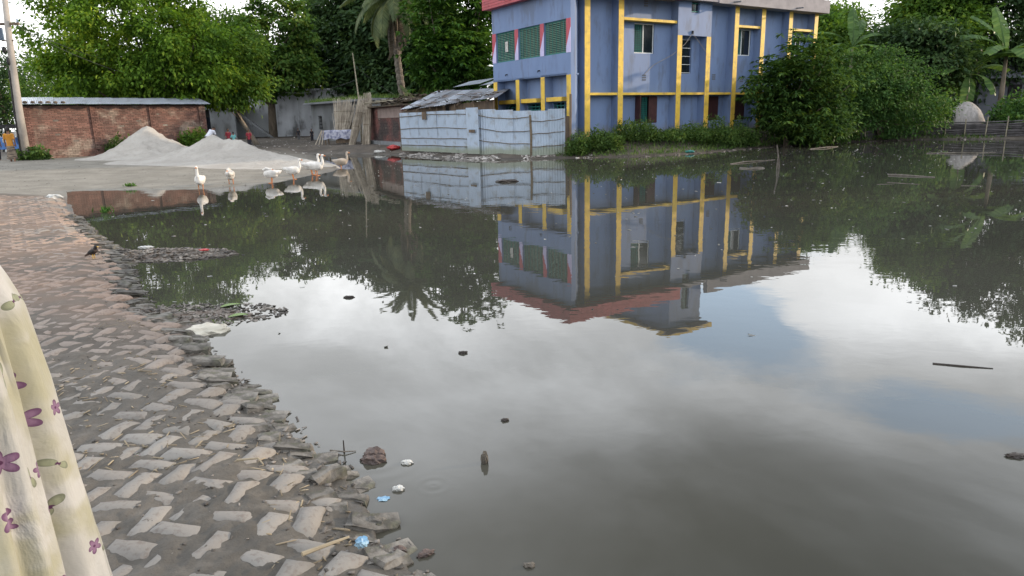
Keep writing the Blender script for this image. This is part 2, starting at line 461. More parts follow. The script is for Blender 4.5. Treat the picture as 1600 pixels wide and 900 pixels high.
def base_h(x, y, sd=None):
    """smooth ground height, without the fine lumps"""
    if sd is None: sd = pond_sd(x, y)
    bw = beach_w(x, y); rw = road_w(x, y)
    # land
    zl = .30 * sst(sd, 0, 2.2) + .04
    zr = .035 + .085 * sst(sd, 0, .5) + .06 * sst(sd, .4, 3.)
    zb = .012 + np.minimum(sd * .035, .28)
    far = sst(sd, 6, 30) * .25
    bld = sst(-np.hypot(x - 9., (y - 35.) * 1.0), -11., -6.5) * .42 * sst(sd, .5, 2.4)
    z = zl + far + bld
    z = z * (1 - rw) + zr * rw
    z = z * (1 - bw) + zb * bw
    zw = -.5 * sst(-sd, 0, 1.4) - .03 * sst(-sd, 0, .2) + spit(x, y) * 1.6
    zw = np.maximum(zw, np.where(spit(x, y) > .02, (spit(x, y) - .02) * 1.1 - .012, -9))
    return np.where(sd > 0, z, zw)


def mud_h(x, y):
    """lumps of mud between and over the bricks"""
    l = (fbm(x * 11, y * 11, 3, 5) - .5) * .040 + (fbm(x * 1.7, y * 1.7, 2, 9) - .5) * .016 + (vnoise(x * 40, y * 40, 3) - .5) * .011
    return l


def ground_h(x, y):
    sd = pond_sd(x, y); rw = road_w(x, y); bw = beach_w(x, y)
    z = base_h(x, y, sd)
    wash = sst(sd, .0, .55)            # the edge is washed clean of mud
    z = z + np.where(sd > -.3, mud_h(x, y) * rw * (.6 + .4 * wash) - .012 * (1 - wash) * rw, 0)
    z = z + (1 - rw) * np.where(sd > 0, 1, 0) * (fbm(x * .9, y * .9, 4, 21) - .5) * (.05 * (1 - bw) + .035 * bw) * sst(sd, .05, 1.0)
    z = z + np.where(spit(x, y) > .012, (fbm(x * 9, y * 9, 3, 2) - .45) * .05, 0) * (sd < .2)
    return np.where((sd > .06) & (z < .012), .012, z)


def build_ground():
    fine = np.arange(-52, 52.01, .30)
    ang = np.radians(np.concatenate([fine, np.arange(56, 305, 6.)]))
    rad = [.25, .6, 1.0, 1.3, 1.5]
    r = 1.55
    while r < 900:
        rad.append(r); r *= 1.0065 if r < 7.5 else (1.013 if r < 45 else (1.03 if r < 90 else 1.12))
    rad = np.array(rad)
    A, Rr = np.meshgrid(ang, rad)
    X = Rr * np.sin(A); Y = Rr * np.cos(A)
    Z = ground_h(X.ravel(), Y.ravel()).reshape(X.shape)
    n, m = X.shape
    V = np.stack([X, Y, Z], -1).reshape(-1, 3)
    i, j = np.meshgrid(np.arange(n - 1), np.arange(m), indexing='ij')
    j2 = (j + 1) % m
    F = np.stack([i * m + j, (i + 1) * m + j, (i + 1) * m + j2, i * m + j2], -1).reshape(-1, 4)
    V = np.vstack([V, [[0, 0, float(ground_h(np.array([0.]), np.array([0.]))[0])]]])
    cx = V[F].mean(1)
    rw = road_w(cx[:, 0], cx[:, 1]); bw = beach_w(cx[:, 0], cx[:, 1]); sd = pond_sd(cx[:, 0], cx[:, 1])
    isroad = (rw > .5) & (sd < 5.5) & (sd > -.5) & (cx[:, 1] > -3)
    def part(name, mask, kindname):
        f = F[mask]; u, inv = np.unique(f, return_inverse=True)
        v = V[u]
        me = np_mesh(name, v, inv.reshape(-1, 4), M_GROUND, True)
        a = me.color_attributes.new('zone', 'FLOAT_COLOR', 'POINT')
        s = pond_sd(v[:, 0], v[:, 1])
        c = np.zeros((len(v), 4), np.float32)
        c[:, 0] = beach_w(v[:, 0], v[:, 1]); c[:, 1] = road_w(v[:, 0], v[:, 1]); c[:, 2] = 1 - sst(s + (fbm(v[:, 0] * 3, v[:, 1] * 3, 3, 4) - .5) * .5, .02, .45 ); c[:, 3] = 1
        a.data.foreach_set('color', c.ravel())
        o = link(name, me); tag(o, kind='structure'); return o
    g = part('ground', ~isroad, 'ground')
    rd = part('brick_road', isroad, 'road')
    tag(rd, 'muddy village road paved with worn bricks beside the pond')
    return g, rd


def ground_material():
    m = bpy.data.materials.new('mud_and_sand'); m.use_nodes = True
    q = NT(m.node_tree); b = m.node_tree.nodes['Principled BSDF']
    p = q.n('ShaderNodeNewGeometry').outputs['Position']
    at = q.n('ShaderNodeAttribute', attribute_name='zone')
    zr, zg, zb = q.sep(at.outputs['Color'])
    n1 = q.noise(p, 1.3, 5, .6); n2 = q.noise(p, 9, 5, .65); n3 = q.noise(p, 60, 4, .65)
    soil = q.mix(q.ramp(n1, .35, .65), (.105, .088, .072), (.060, .052, .045))
    soil = q.mix(q.m('MULTIPLY', q.ramp(n2, .5, .7), .5), soil, (.15, .13, .11))
    road = q.mix(q.ramp(n1, .35, .65), (.108, .097, .084), (.073, .067, .058))
    road = q.mix(q.m('MULTIPLY', q.ramp(n2, .45, .7), .55), road, (.148, .132, .113))
    road = q.mix(q.m('MULTIPLY', q.ramp(n3, .55, .7), .4), road, (.050, .042, .036))
    sand = q.mix(q.ramp(n1, .3, .7), (.215, .200, .170), (.150, .138, .115))
    sand = q.mix(q.m('MULTIPLY', q.ramp(n2, .5, .72), .45), sand, (.105, .097, .080))
    # bare reddish brick dust farther along the road
    y = q.sep(p)[1]
    dust = q.m('MULTIPLY', q.m('MULTIPLY', q.ramp(y, 4.2, 7.0), q.ramp(q.noise(p, .55, 3), .36, .56)), .55)
    road = q.mix(dust, road, (.215, .140, .098))
    col = q.mix(zg, soil, road); col = q.mix(zr, col, sand)
    wet = q.m('MULTIPLY', zb, .50)
    col = q.mix(wet, col, q.v('MULTIPLY', col, (.42, .43, .42)))
    q.put(b.inputs['Base Color'], col)
    q.put(b.inputs['Roughness'], q.ramp(zb, 0., 1., .92, .55))
    b.inputs['Specular IOR Level'].default_value = .3
    bn = q.n('ShaderNodeBump'); bn.inputs['Strength'].default_value = .55; bn.inputs['Distance'].default_value = .012
    q.put(bn.inputs['Height'], q.m('ADD', q.noise(p, 26, 5, .65), q.m('MULTIPLY', q.noise(p, 120, 3, .6), .4)))
    q.put(b.inputs['Normal'], bn.outputs[0])
    return m


M_GROUND = ground_material()
ground, road = build_ground()


# ------------------------------------------------------------------ water
def water_material():
    m = bpy.data.materials.new('murky_water'); m.use_nodes = True
    q = NT(m.node_tree); b = m.node_tree.nodes['Principled BSDF']
    p = q.n('ShaderNodeNewGeometry').outputs['Position']
    n = q.noise(p, .25, 3)
    q.put(b.inputs['Base Color'], q.mix(q.ramp(n, .35, .65), (.057, .056, .046), (.050, .049, .040)))
    b.inputs['Roughness'].default_value = .012; b.inputs['IOR'].default_value = 1.34; b.inputs['Specular IOR Level'].default_value = .5
    v = q.v('MULTIPLY', p, (1., 1.35, 1.))
    h = q.m('ADD', q.m('MULTIPLY', q.noise(v, 1.1, 2, .5, .4), .0022), q.m('MULTIPLY', q.noise(v, 4.5, 2, .5, .3), .0006))
    calm = q.ramp(q.noise(p, .13, 2), .38, .62, .25, 1.)
    # rings spreading from things that bob near the shore
    for cx, cy, r0, k, a in ((-.73, 3.28, .42, 60, .0005), (-.40, 2.98, .14, 95, .0004), (-2.3, 18.2, 1.1, 16, .0012)):
        dd = q.v('DISTANCE', p, (cx, cy, 0.))
        w = q.m('MULTIPLY', q.m('SINE', q.m('MULTIPLY', dd, k)), q.ramp(dd, 0., r0, a, 0.))
        h = q.m('ADD', h, w)
    bn = q.n('ShaderNodeBump'); bn.inputs['Strength'].default_value = 1.; bn.inputs['Distance'].default_value = 1.
    q.put(bn.inputs['Height'], q.m('MULTIPLY', h, calm)); q.put(b.inputs['Normal'], bn.outputs[0])
    return m


wv = MB().add([(-14, -8, 0), (36, -8, 0), (36, 42, 0), (-14, 42, 0)], [(0, 1, 2, 3)])
tag(wv.build('pond_water', water_material()), 'still murky pond water mirroring sky and building', kind='structure')


# ------------------------------------------------------------------ road bricks
def brick_material():
    m = bpy.data.materials.new('worn_road_brick'); m.use_nodes = True
    q = NT(m.node_tree); b = m.node_tree.nodes['Principled BSDF']
    geo = q.n('ShaderNodeNewGeometry'); p = geo.outputs['Position']
    rnd = q.n('ShaderNodeObjectInfo').outputs['Random']
    f = q.m('FRACT', q.m('ADD', rnd, geo.outputs['Random Per Island']))
    n1 = q.noise(p, 2.2, 3); n2 = q.noise(p, 34, 5, .65)
    y = q.sep(p)[1]
    red = q.m('MULTIPLY', q.ramp(y, 3.6, 6.5), q.ramp(q.noise(p, .5, 2), .30, .52))
    grey = q.mix(f, (.238, .226, .208), (.182, .172, .157))
    grey = q.mix(q.ramp(n1, .35, .7), grey, (.212, .196, .178))
    terra = q.mix(f, (.320, .215, .160), (.250, .172, .132))
    col = q.mix(q.m('MULTIPLY', red, .62), grey, terra)
    col = q.mix(q.m('MULTIPLY', q.ramp(n2, .5, .68), .6), col, (.135, .112, .096))
    q.put(b.inputs['Base Color'], col); b.inputs['Roughness'].default_value = .9; b.inputs['Specular IOR Level'].default_value = .2
    bn = q.n('ShaderNodeBump'); bn.inputs['Strength'].default_value = .5; bn.inputs['Distance'].default_value = .006
    q.put(bn.inputs['Height'], q.noise(p, 55, 5, .65)); q.put(b.inputs['Normal'], bn.outputs[0])
    return m


M_BRICK = brick_material()
M_EDGE = pm('mossy_edge_brick', (.175, .163, .146), (.070, .065, .058), 14., .85, .7, 45, objrand=.5, island=.5, c3=(.12, .125, .075), s3=9, f3=.40, bdist=.010)


def brick_mesh(name, L, W, Ht, seed, mat, rag=1.):
    """a brick with rounded, chipped arrises: bottom ring, shoulder ring, smaller top ring"""
    r = random.Random(seed); vs = []; ring = []
    def loop(l, w, z, jit):
        out = []; jit *= rag
        for sx, sy in ((-1, -1), (0, -1), (1, -1), (1, 1), (0, 1), (-1, 1)):
            out.append((sx * l / 2 + r.uniform(-jit, jit), sy * w / 2 + r.uniform(-jit, jit), z + r.uniform(-jit, jit) * .4))
        return out
    if rag == 1.: vs += loop(L, W, -Ht, .004) + loop(L, W, -.034, .006) + loop(L - .030, W - .026, -.018, .007) + loop(L - .095, W - .062, -.002, .010)
    else: vs += loop(L, W, -Ht, .004) + loop(L, W, -.016, .007) + loop(L - .022, W - .020, 0, .009)
    nr = len(vs) // 6
    fs = []
    for k in range(nr - 1):
        for i in range(6): fs.append((k * 6 + i, k * 6 + (i + 1) % 6, (k + 1) * 6 + (i + 1) % 6, (k + 1) * 6 + i))
    fs.append(tuple((nr - 1) * 6 + i for i in range(6))); fs.append(tuple(5 - i for i in range(6)))
    me = bpy.data.meshes.new(name); me.from_pydata(vs, [], fs); me.materials.append(mat)
    if rag == 1.: me.polygons.foreach_set('use_smooth', [True] * len(me.polygons))
    return me


def build_bricks():
    vari = [brick_mesh('brick', .245, .115, .075, s, M_BRICK) for s in range(8)]
    edge = [brick_mesh('brick', (.24, .15, .20, .11, .25, .17, .22, .13)[s], (.10, .09, .075, .10, .085, .065, .11, .08)[s], (.05, .045, .06, .05, .035, .05, .06, .04)[s], 30 + s, M_EDGE, 1.9) for s in range(8)]
    th = math.atan2(17.5, -12.4) + R(45) + R(180)        # herringbone at 45 degrees to the road
    ca, sa = math.cos(th), math.sin(th)
    c = .1255
    items = []
    for i in range(-190, 190):
        for j in range(-190, 190):
            k = (i - j) % 4
            if k == 0: lx, ly, a = (i + 1) * c, (j + .5) * c, 0
            elif k == 3: lx, ly, a = (i + .5) * c, (j + 1) * c, math.pi / 2
            else: continue
            x = ca * lx - sa * ly; y = sa * lx + ca * ly
            if y < 1.2 or y > 19 or x > 1.2: continue
            if math.atan2(-x, y) > R(46) : continue
            items.append((x, y, th + a))
    P = np.array([(a, b) for a, b, _ in items]); sd = pond_sd(P[:, 0], P[:, 1]); rw = road_w(P[:, 0], P[:, 1])
    zb = base_h(P[:, 0], P[:, 1], sd)
    rr = random.Random(3)
    rows = []
    for (x, y, a), s, w, z in zip(items, sd, rw, zb):
        if s < .16 or s > 5.3 or w < .6: continue
        keep = rr.random()
        if keep < .05: continue
        dz = rr.gauss(.0068, .0042) + .006 * math.exp(-s / .35)
        rows.append((math.hypot(x, y), x + rr.uniform(-.016, .016), y + rr.uniform(-.016, .016), z + dz, a + rr.gauss(0, .11), rr.gauss(0, .030), rr.gauss(0, .030), vari))
    # the ragged outer courses: bricks laid across the edge, tipping towards the water
    pl = [Vector((*p, 0)) for p in POND[1:20]]
    for layer in range(3):
        for a, b in zip(pl[:-1], pl[1:]):
            n = max(1, int((b - a).length / ((.085, .10, .13)[layer])))
            t = (b - a).normalized(); nrm = Vector((-t.y, t.x, 0))
            for k in range(n):
                if rr.random() < (.16, .45, .25)[layer]: continue
                p = a + (b - a) * ((k + rr.random() * .6 + .2) / n)
                off = (.040, .125, .015)[layer] + rr.uniform(-.07, .05)
                if pond_sd(p.x - nrm.x * .2, p.y - nrm.y * .2) < 0 : sgn = 1
                else: sgn = -1
                q = p + nrm * off * sgn
                z = (.034, .074, .010)[layer] + rr.uniform(-.018, .014)
                yaw = math.atan2(nrm.y * sgn, nrm.x * sgn) + rr.gauss(R(-14), .26)
                rows.append((math.hypot(q.x, q.y), q.x, q.y, z, yaw, rr.gauss(0, .07), rr.gauss(-.10, .07), edge))
    rows.sort(key=lambda r: r[0])
    front = [r for r in rows if math.atan2(-r[1], r[2]) < R(40) and r[2] > 1.9]
    ids = set(id(r) for r in front[:300])
    for r in rows:
        if id(r) not in ids: continue
        _, x, y, z, a, rx, ry, ms = r
        o = link('brick', ms[rr.randrange(len(ms))], road, (x, y, z), (rx, ry, a))
    for ms, nm in ((vari, 'worn_bricks'), (edge, 'edge_bricks')):
        V = []; F6 = []; F4 = []
        for r in rows:
            if id(r) in ids or r[7] is not ms: continue
            _, x, y, z, a, rx, ry, _m = r
            me = ms[rr.randrange(len(ms))]
            Mx = Matrix.Translation((x, y, z)) @ Matrix.Rotation(a, 4, 'Z') @ Matrix.Rotation(ry, 4, 'Y') @ Matrix.Rotation(rx, 4, 'X')
            b = len(V)
            for v in me.vertices: V.append(tuple(Mx @ v.co))
            for p in me.polygons: (F6 if len(p.vertices) == 6 else F4).append(tuple(i + b for i in p.vertices))
        me = bpy.data.meshes.new(nm); me.from_pydata(V, [], F4 + F6); me.materials.append(ms[0].materials[0])
        o = link(nm, me, road); tag(o, kind='stuff')


build_bricks()
# ------------------------------------------------------------------ the blue building
PHI = 1.0062
bld = empty('blue_building', (3.4873, 31.2202, 0), math.pi / 2 - PHI)
tag(bld, 'two storey blue building with yellow fins and red parapet', 'building')


def wall_plane(name, mat, parent, axis, at, thick, a0, a1, z0, z1, holes=()):
    """wall in plane axis='y' (runs along x) or 'x' (runs along y); outer face at `at`, body towards +axis. holes: (a0,a1,z0,z1)"""
    A = sorted({a0, a1, *[h[0] for h in holes], *[h[1] for h in holes]}); Z = sorted({z0, z1, *[h[2] for h in holes], *[h[3] for h in holes]})
    mb = MB()
    def P(a, t, z): return (a, at + t, z) if axis == 'y' else (at + t, a, z)
    def isin(am, zm): return any(h[0] < am < h[1] and h[2] < zm < h[3] for h in holes)
    for i in range(len(A) - 1):
        for k in range(len(Z) - 1):
            if isin((A[i] + A[i + 1]) / 2, (Z[k] + Z[k + 1]) / 2): continue
            for t in (0, thick):
                mb.add([P(A[i], t, Z[k]), P(A[i + 1], t, Z[k]), P(A[i + 1], t, Z[k + 1]), P(A[i], t, Z[k + 1])], [(0, 1, 2, 3)])
    for h in list(holes) + [(a0, a1, z0, z1)]:
        for (p, q) in (((h[0], h[2]), (h[1], h[2])), ((h[1], h[2]), (h[1], h[3])), ((h[1], h[3]), (h[0], h[3])), ((h[0], h[3]), (h[0], h[2]))):
            mb.add([P(p[0], 0, p[1]), P(q[0], 0, q[1]), P(q[0], thick, q[1]), P(p[0], thick, p[1])], [(0, 1, 2, 3)])
    return mb.build(name, mat, parent)


def build_school():
    b = bld
    D = .45                                     # depth of the recesses
    FIN = [0.02, 1.92, 5.56, 7.52, 9.48, 11.50, 13.70, 15.88]
    EX0, EX1, EY1 = -1.18, 16.05, 6.0
    ZT = 6.80
    # right face: recessed wall with its openings
    holes = [(3.10, 4.34, 4.45, 5.76), (3.26, 4.60, 1.31, 2.55), (6.16, 6.82, 3.59, 5.16), (10.18, 11.14, 4.52, 5.80), (8.10, 8.93, 1.34, 2.52), (10.10, 10.95, 1.32, 2.50),
             (12.2, 13.1, 1.33, 2.5), (14.5, 15.3, 4.5, 5.7)]
    wall_plane('wall', M['blue'], b, 'y', D, .2, -.13, EX1, .62, ZT, holes)
    wall_plane('wall', M['blue'], b, 'x', EX1, -.2, D + .2, EY1, .62, ZT)
    wall_plane('wall', M['blue'], b, 'y', EY1, -.2, EX0 + .75, EX1 - .2, .62, ZT)
    wall_plane('wall', M['blue'], b, 'y', 5.87, -.2, EX0 + .26, EX0 + .75, 3.5, ZT)
    # angled wall between the corner pillar and the first fin
    MB().prism([(EX0, -.385), (EX0 + .22, -.385), (-.13, D), (-.13, D + .2), (EX0, -.1)], 'z', .62, ZT).build('corner_wall', M['blue'], b)
    # left face upper storey, windows between painted pillars
    PV = [(5.55, 5.88), (3.58, 3.87), (1.53, 1.82), (-.385, -.09)]
    wh = [(PV[i + 1][1] + .0, PV[i][0] - .0, 4.31, 5.66) for i in range(3)]
    wall_plane('wall', M['blue'], b, 'x', EX0 + .004, .25, -.1, 5.88, 3.43, ZT, wh)
    # ground floor: recessed wall and pillars in yellow and blue
    lw = [(PV[i + 1][1] + .55, PV[i][0] - .05, 1.2, 2.32) for i in range(3)]
    wall_plane('wall', M['blue'], b, 'x', EX0 + D, .2, D + .2, 5.88, .62, 3.43, lw)
    MB().box(EX0 + .004, EX0 + D + .2, -.1, 5.88, 3.428, 3.50).build('floor_slab', M['blue'], b)
    for v0, v1 in PV:
        p = MB().box(EX0 + .012, EX0 + (D if v0 > 0 else .10), v0 + .01, v1 - .01, .3, 3.427).build('pillar', M['blue'], b)
        MB().box(EX0 - .006, EX0 + .011, v0, v1, .3, 3.42).build('pillar_face', M['yellow'], p)
        # upper pillar panels, split diagonally in red and lavender
        q = MB().prism([(v1, 5.66), (v1, 4.92), (v0, 5.66)], 'x', EX0 - .012, EX0 + .003)
        pp = MB().prism([(v0, 4.31), (v1, 4.31), (v1, 4.318), (v0, 5.66)], 'x', EX0 - .012, EX0 + .003)
        pp = MB().prism([(v1, 4.31), (v1, 4.55), (v0, 5.30), (v0, 4.31)], 'x', EX0 - .012, EX0 + .003).build('lavender_panel', M['lavender'], b)
        MB().prism([(v1, 4.553), (v1, 5.66), (v0, 5.66), (v0, 5.303)], 'x', EX0 - .012, EX0 + .003).build('red_panel', M['pillar_red'], b)
    # big louvred windows of the upper storey
    for a0, a1, z0, z1 in wh:
        w = MB()
        for t in (a0, a1 - .05): w.box(EX0 + .10, EX0 + .15, t, t + .05, z0, z1)
        for t in (z0, z1 - .05): w.box(EX0 + .10, EX0 + .15, a0 + .05, a1 - .05, t, t + .05)
        w = w.build('window', M['teal'], b)
        sl = MB(); n = 17
        for k in range(n):
            z = z0 + .07 + (z1 - z0 - .16) * k / (n - 1)
            sl.add([(EX0 + .085, a0 + .05, z + .012), (EX0 + .085, a1 - .05, z + .012), (EX0 + .115, a1 - .05, z + .028), (EX0 + .115, a0 + .05, z + .028)], [(0, 1, 2, 3)])
            sl.box(EX0 + .084, EX0 + .092, a0 + .05, a1 - .05, z - .008, z + .013)
        sl.build('slats', M['green_slat'], w)
        br = MB()
        for k in range(1, 6):
            y = a0 + (a1 - a0) * k / 6
            br.box(EX0 + .066, EX0 + .083, y - .012, y + .012, z0 + .05, z1 - .05)
        br.build('bars', M['teal'], w)
    MB().box(EX0 + .05, EX0 + .054, 4.55, 4.8, 4.75, 5.22).build('paper_notice', M['plastic_white'], b)
    # ground floor windows with teal bars and yellow sunshades over them
    for (a0, a1, z0, z1) in lw:
        w = MB(); x = EX0 + D + .05
        for k in range(9):
            z = z0 + (z1 - z0) * k / 8.
            w.box(x, x + .02, a0, a1, z - .018, z + .018)
        w = w.build('window', M['teal'], b)
        br = MB()
        for k in range(5):
            y = a0 + (a1 - a0) * k / 4.
            br.box(x - .02, x - .002, y - .02, y + .02, z0, z1)
        br.build('bars', M['teal'], w)
        MB().box(EX0 + .06, EX0 + D - .002, a0 - .1, a1 + .04, 2.36, 2.54).build('sunshade', M['yellow'], b)
    # fins
    for i, u in enumerate(FIN):
        top = 5.28 if i in (2, 3) else ZT
        f = MB().box(u - .15, u + .15, .012, D, .30, top).build('fin', M['blue'], b)
        MB().box(u - .15, u + .15, -.004, .011, .66, top - .002).build('fin_face', M['yellow'], f)
    # yellow ledge at the height of the lintels, between the fins
    for i in range(7):
        MB().box(FIN[i] + .152, FIN[i + 1] - .152, .03, D - .002, 2.585, 2.69).build('ledge', M['yellow'], b)
    for i, z in ((1, 5.80), (4, 5.82), (6, 5.84)):
        MB().box(FIN[i] + .152, FIN[i + 1] - .152, .06, D - .002, z, z + .11).build('ledge', M['yellow'], b)
    # windows of the right face
    def sliding(a0, a1, z0, z1, split):
        w = MB(); y = D + .06
        for t in (a0, a1 - .045): w.box(t, t + .045, y, y + .05, z0, z1)
        for t in (z0, z1 - .045): w.box(a0 + .045, a1 - .045, y, y + .05, t, t + .045)
        w.box(split - .025, split + .025, y, y + .045, z0 + .045, z1 - .045)
        w = w.build('window', M['alu'], b)
        MB().box(split + .025, a1 - .045, y + .02, y + .026, z0 + .045, z1 - .045).build('pane', M['glass'], w)
        g = MB()
        for k in range(16):
            z = z0 + .09 + (z1 - z0 - .18) * k / 15
            g.box(a0 + .045, split - .025, y + .022, y + .03, z - .009, z + .009)
        for k in range(1, 4):
            xx = a0 + .045 + (split - a0 - .07) * k / 4
            g.box(xx - .008, xx + .008, y + .012, y + .021, z0 + .045, z1 - .045)
        g.build('grille', M['teal'], w)
    sliding(3.10, 4.34, 4.45, 5.76, 3.70); sliding(10.18, 11.14, 4.52, 5.80, 10.48); sliding(14.5, 15.3, 4.5, 5.7, 14.9)
    # shuttered window of the lower storey: leaves open, grille behind
    w = MB()
    for t in (3.26, 4.55): w.box(t, t + .05, D + .04, D + .10, 1.31, 2.55)
    for t in (1.31, 2.50): w.box(3.31, 4.55, D + .04, D + .10, t, t + .05)
    w = w.build('window', M['maroon'], b)
    MB().box(4.06, 4.60, D - .035, D - .004, 1.33, 2.54).build('shutter', M['maroon'], w)
    MB().box(3.22, 3.26, D - .36, D - .004, 1.30, 2.55).build('shutter', M['maroon'], w)
    g = MB()
    for k in range(8): g.box(3.36 + k * .09, 3.375 + k * .09, D + .05, D + .065, 1.36, 2.5)
    for k in range(12): g.box(3.31, 4.06, D + .066, D + .08, 1.40 + k * .095, 1.415 + k * .095)
    g.build('grille', M['teal'], w)
    for a0, a1, z0, z1 in ((8.10, 8.93, 1.34, 2.52), (10.10, 10.95, 1.32, 2.50), (12.2, 13.1, 1.33, 2.5)):
        w = MB().box(a0, a1, D + .03, D + .07, z0, z1).build('window', M['maroon'], b)
        bt = MB()
        for k in range(4): bt.box(a0 + .02, a1 - .02, D + .012, D + .029, z0 + .1 + k * (z1 - z0 - .25) / 3, z0 + .16 + k * (z1 - z0 - .25) / 3)
        bt.build('batten', M['maroon'], w)
    # ventilation blocks
    for u, z in ((3.75, 3.38), (3.78, 6.62), (8.47, 3.45), (10.57, 3.36)):
        vb = MB()
        for k in range(3): vb.box(u - .12, u + .12, D - .012, D - .003, z - .13 + k * .1, z - .07 + k * .1)
        vb.build('vent', M['interior'], b)
    # stair tower standing up through the roof
    T0, T1 = 5.41, 7.67
    th = [(6.26, 6.80, 6.32, 8.23)]
    wall_plane('tower_wall', M['blue'], b, 'y', 0.0, .2, T0, T1, 5.28, 9.2, th)
    wall_plane('tower_wall', M['blue'], b, 'x', T0, .2, .2, 5.6, 5.28, 9.2)
    wall_plane('tower_wall', M['blue'], b, 'x', T1, -.2, .2, 5.6, 5.28, 9.2)
    wall_plane('tower_wall', M['blue'], b, 'y', 5.8, -.2, T0, T1, 5.28, 9.2)
    MB().box(T0 + .002, T1 - .002, .002, D + .2, 5.281, 5.36).build('tower_floor', M['blue'], b)
    MB().box(T0 - .45, T1 + .45, -.45, 6.2, 9.2, 9.24).build('tower_roof', M['cement'], b)
    tr = MB().box(T0 - .46, T1 + .46, -.46, 6.21, 9.241, 9.38).build('tower_roof_edge', M['yellow'], b)
    w = MB()
    for k in range(6): w.box(6.26, 6.80, .06, .08, 6.36 + k * .36, 6.39 + k * .36)
    w.box(6.52, 6.54, .05, .059, 6.32, 8.23)
    w = w.build('window', M['teal'], b)
    MB().box(6.26, 6.80, .12, .126, 6.32, 8.23).build('pane', M['glass'], w)
    w = MB()
    for k in range(5): w.box(6.16, 6.82, D + .05, D + .065, 3.62 + k * .38, 3.645 + k * .38)
    w.box(6.17, 6.20, D + .04, D + .064, 3.6, 5.15)
    w = w.build('window', M['alu'], b)
    MB().box(6.16, 6.82, D + .10, D + .106, 3.59, 5.16).build('pane', M['glass'], w)
    # roof slab and parapets
    MB().box(EX0, EX1, -.385, EY1, ZT, ZT + .12).build('roof', M['cement'], b)
    O = .35
    def courses(name, mat, axis, fixed, a0, a1, thick, rows, z0, z1):
        g = MB()
        for k in range(rows):
            za = z0 + (z1 - z0) * k / rows; zb_ = z0 + (z1 - z0) * (k + 1) / rows - .012
            a = a0 + (k % 2) * -.3
            while a < a1:
                s, e = max(a, a0), min(a + .6 - .006, a1)
                if e - s > .02:
                    j = random.uniform(-.004, .004)
                    if axis == 'y': g.box(s, e, fixed + j, fixed + thick, za, zb_)
                    else: g.box(fixed + j, fixed + thick, s, e, za, zb_)
                a += .6
        o = g.build(name, mat, b); tag(o, kind='stuff'); return o
    z0, z1 = 6.76, 7.36
    courses('red_parapet_tiles', M['red'], 'x', EX0 - O - .015, -.385 - O, 6.15, .06, 5, z0, z1)
    courses('red_parapet_tiles', M['red'], 'y', -.385 - O + .0, EX0 - O + .05, T0 - .01, .06, 5, z0, z1)
    p = MB()
    p.box(EX0 - O + .046, EX0 + .2, -.385 - O + .062, 6.15, z0 + .01, z1 - .02)
    p.build('parapet_core', M['pillar_red'], b)
    MB().box(EX0 + .201, T0 - .012, -.385 - O + .062, -.10, z0 + .01, z1 - .02).build('parapet_core', M['pillar_red'], b)
    MB().box(T1 + .01, EX1 + .3, -.42, -.15, z0, z1 + .05).build('grey_parapet', M['cement'], b)
    MB().box(EX1 + .05, EX1 + .3, -.149, EY1, z0, z1 + .05).build('grey_parapet', M['cement'], b)
    MB().box(T1 + .01, EX1 + .049, -.149, .3, z0 + .002, z0 + .039).build('eave', M['cement'], b)
    # plinth, inside floor and room backs
    MB().box(EX0 + .3, EX1 + .1, D - .1, EY1, -.3, .619).build('plinth', M['plinth'], b)
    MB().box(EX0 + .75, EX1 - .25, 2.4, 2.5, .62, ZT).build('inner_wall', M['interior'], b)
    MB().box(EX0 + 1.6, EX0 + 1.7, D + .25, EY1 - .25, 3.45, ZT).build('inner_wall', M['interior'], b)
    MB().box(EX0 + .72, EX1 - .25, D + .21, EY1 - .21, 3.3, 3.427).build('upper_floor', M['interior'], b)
    # drain spouts and the cable that runs to the tower
    for u in (8.7, 13.5): MB().tube([(u, -.42, 6.86), (u + .05, -.8, 6.84)], .035, 8).build('drain_spout', M['interior'], b)
    MB().tube([(EX0 - O, 4.1, 6.98), (EX0 - O - .3, 4.1, 6.95)], .03, 8).build('drain_spout', M['interior'], b)
    for y in (4.6, 1.9): MB().tube([(EX0 + .02, y, 3.72), (EX0 - .1, y, 3.70), (EX0 - .1, y, 3.64)], .03, 8).build('lamp_holder', M['black'], b)
    MB().tube([(6.35, -.03, 5.36), (6.35, -.05, 5.50)], .05, 8).build('cable_hook', M['black'], b)
    cb = MB()
    cb.tube([(6.3, -.03, 5.35), (5.9, -.02, 4.9), (5.2, .1, 4.4), (4.3, .40, 3.95), (3.75, .435, 3.52)], .012, 5)
    cb.tube([(6.4, -.03, 5.35), (6.9, -.02, 4.95), (7.3, -.02, 4.6)], .012, 5)
    cb.build('cable', M['concrete'], b)


def stain(m, z0, z1, col, amt, sc=2.2, wob=.45):
    """damp and dirt creeping up from the ground, with a ragged edge"""
    q = NT(m.node_tree); b = m.node_tree.nodes['Principled BSDF']
    old = b.inputs['Base Color'].links[0].from_socket
    p = q.n('ShaderNodeNewGeometry').outputs['Position']
    z = q.m('ADD', q.sep(p)[2], q.m('MULTIPLY', q.m('SUBTRACT', q.noise(p, sc, 5, .65), .5), wob))
    q.put(b.inputs['Base Color'], q.mix(q.ramp(z, z0, z1, amt, 0.), old, col))


build_school()
stain(M['blue'], .75, 1.45, (.15, .145, .135), .75, 1.6, 1.1)
stain(M['yellow'], .7, 1.25, (.26, .20, .10), .7, 2.4, .8)


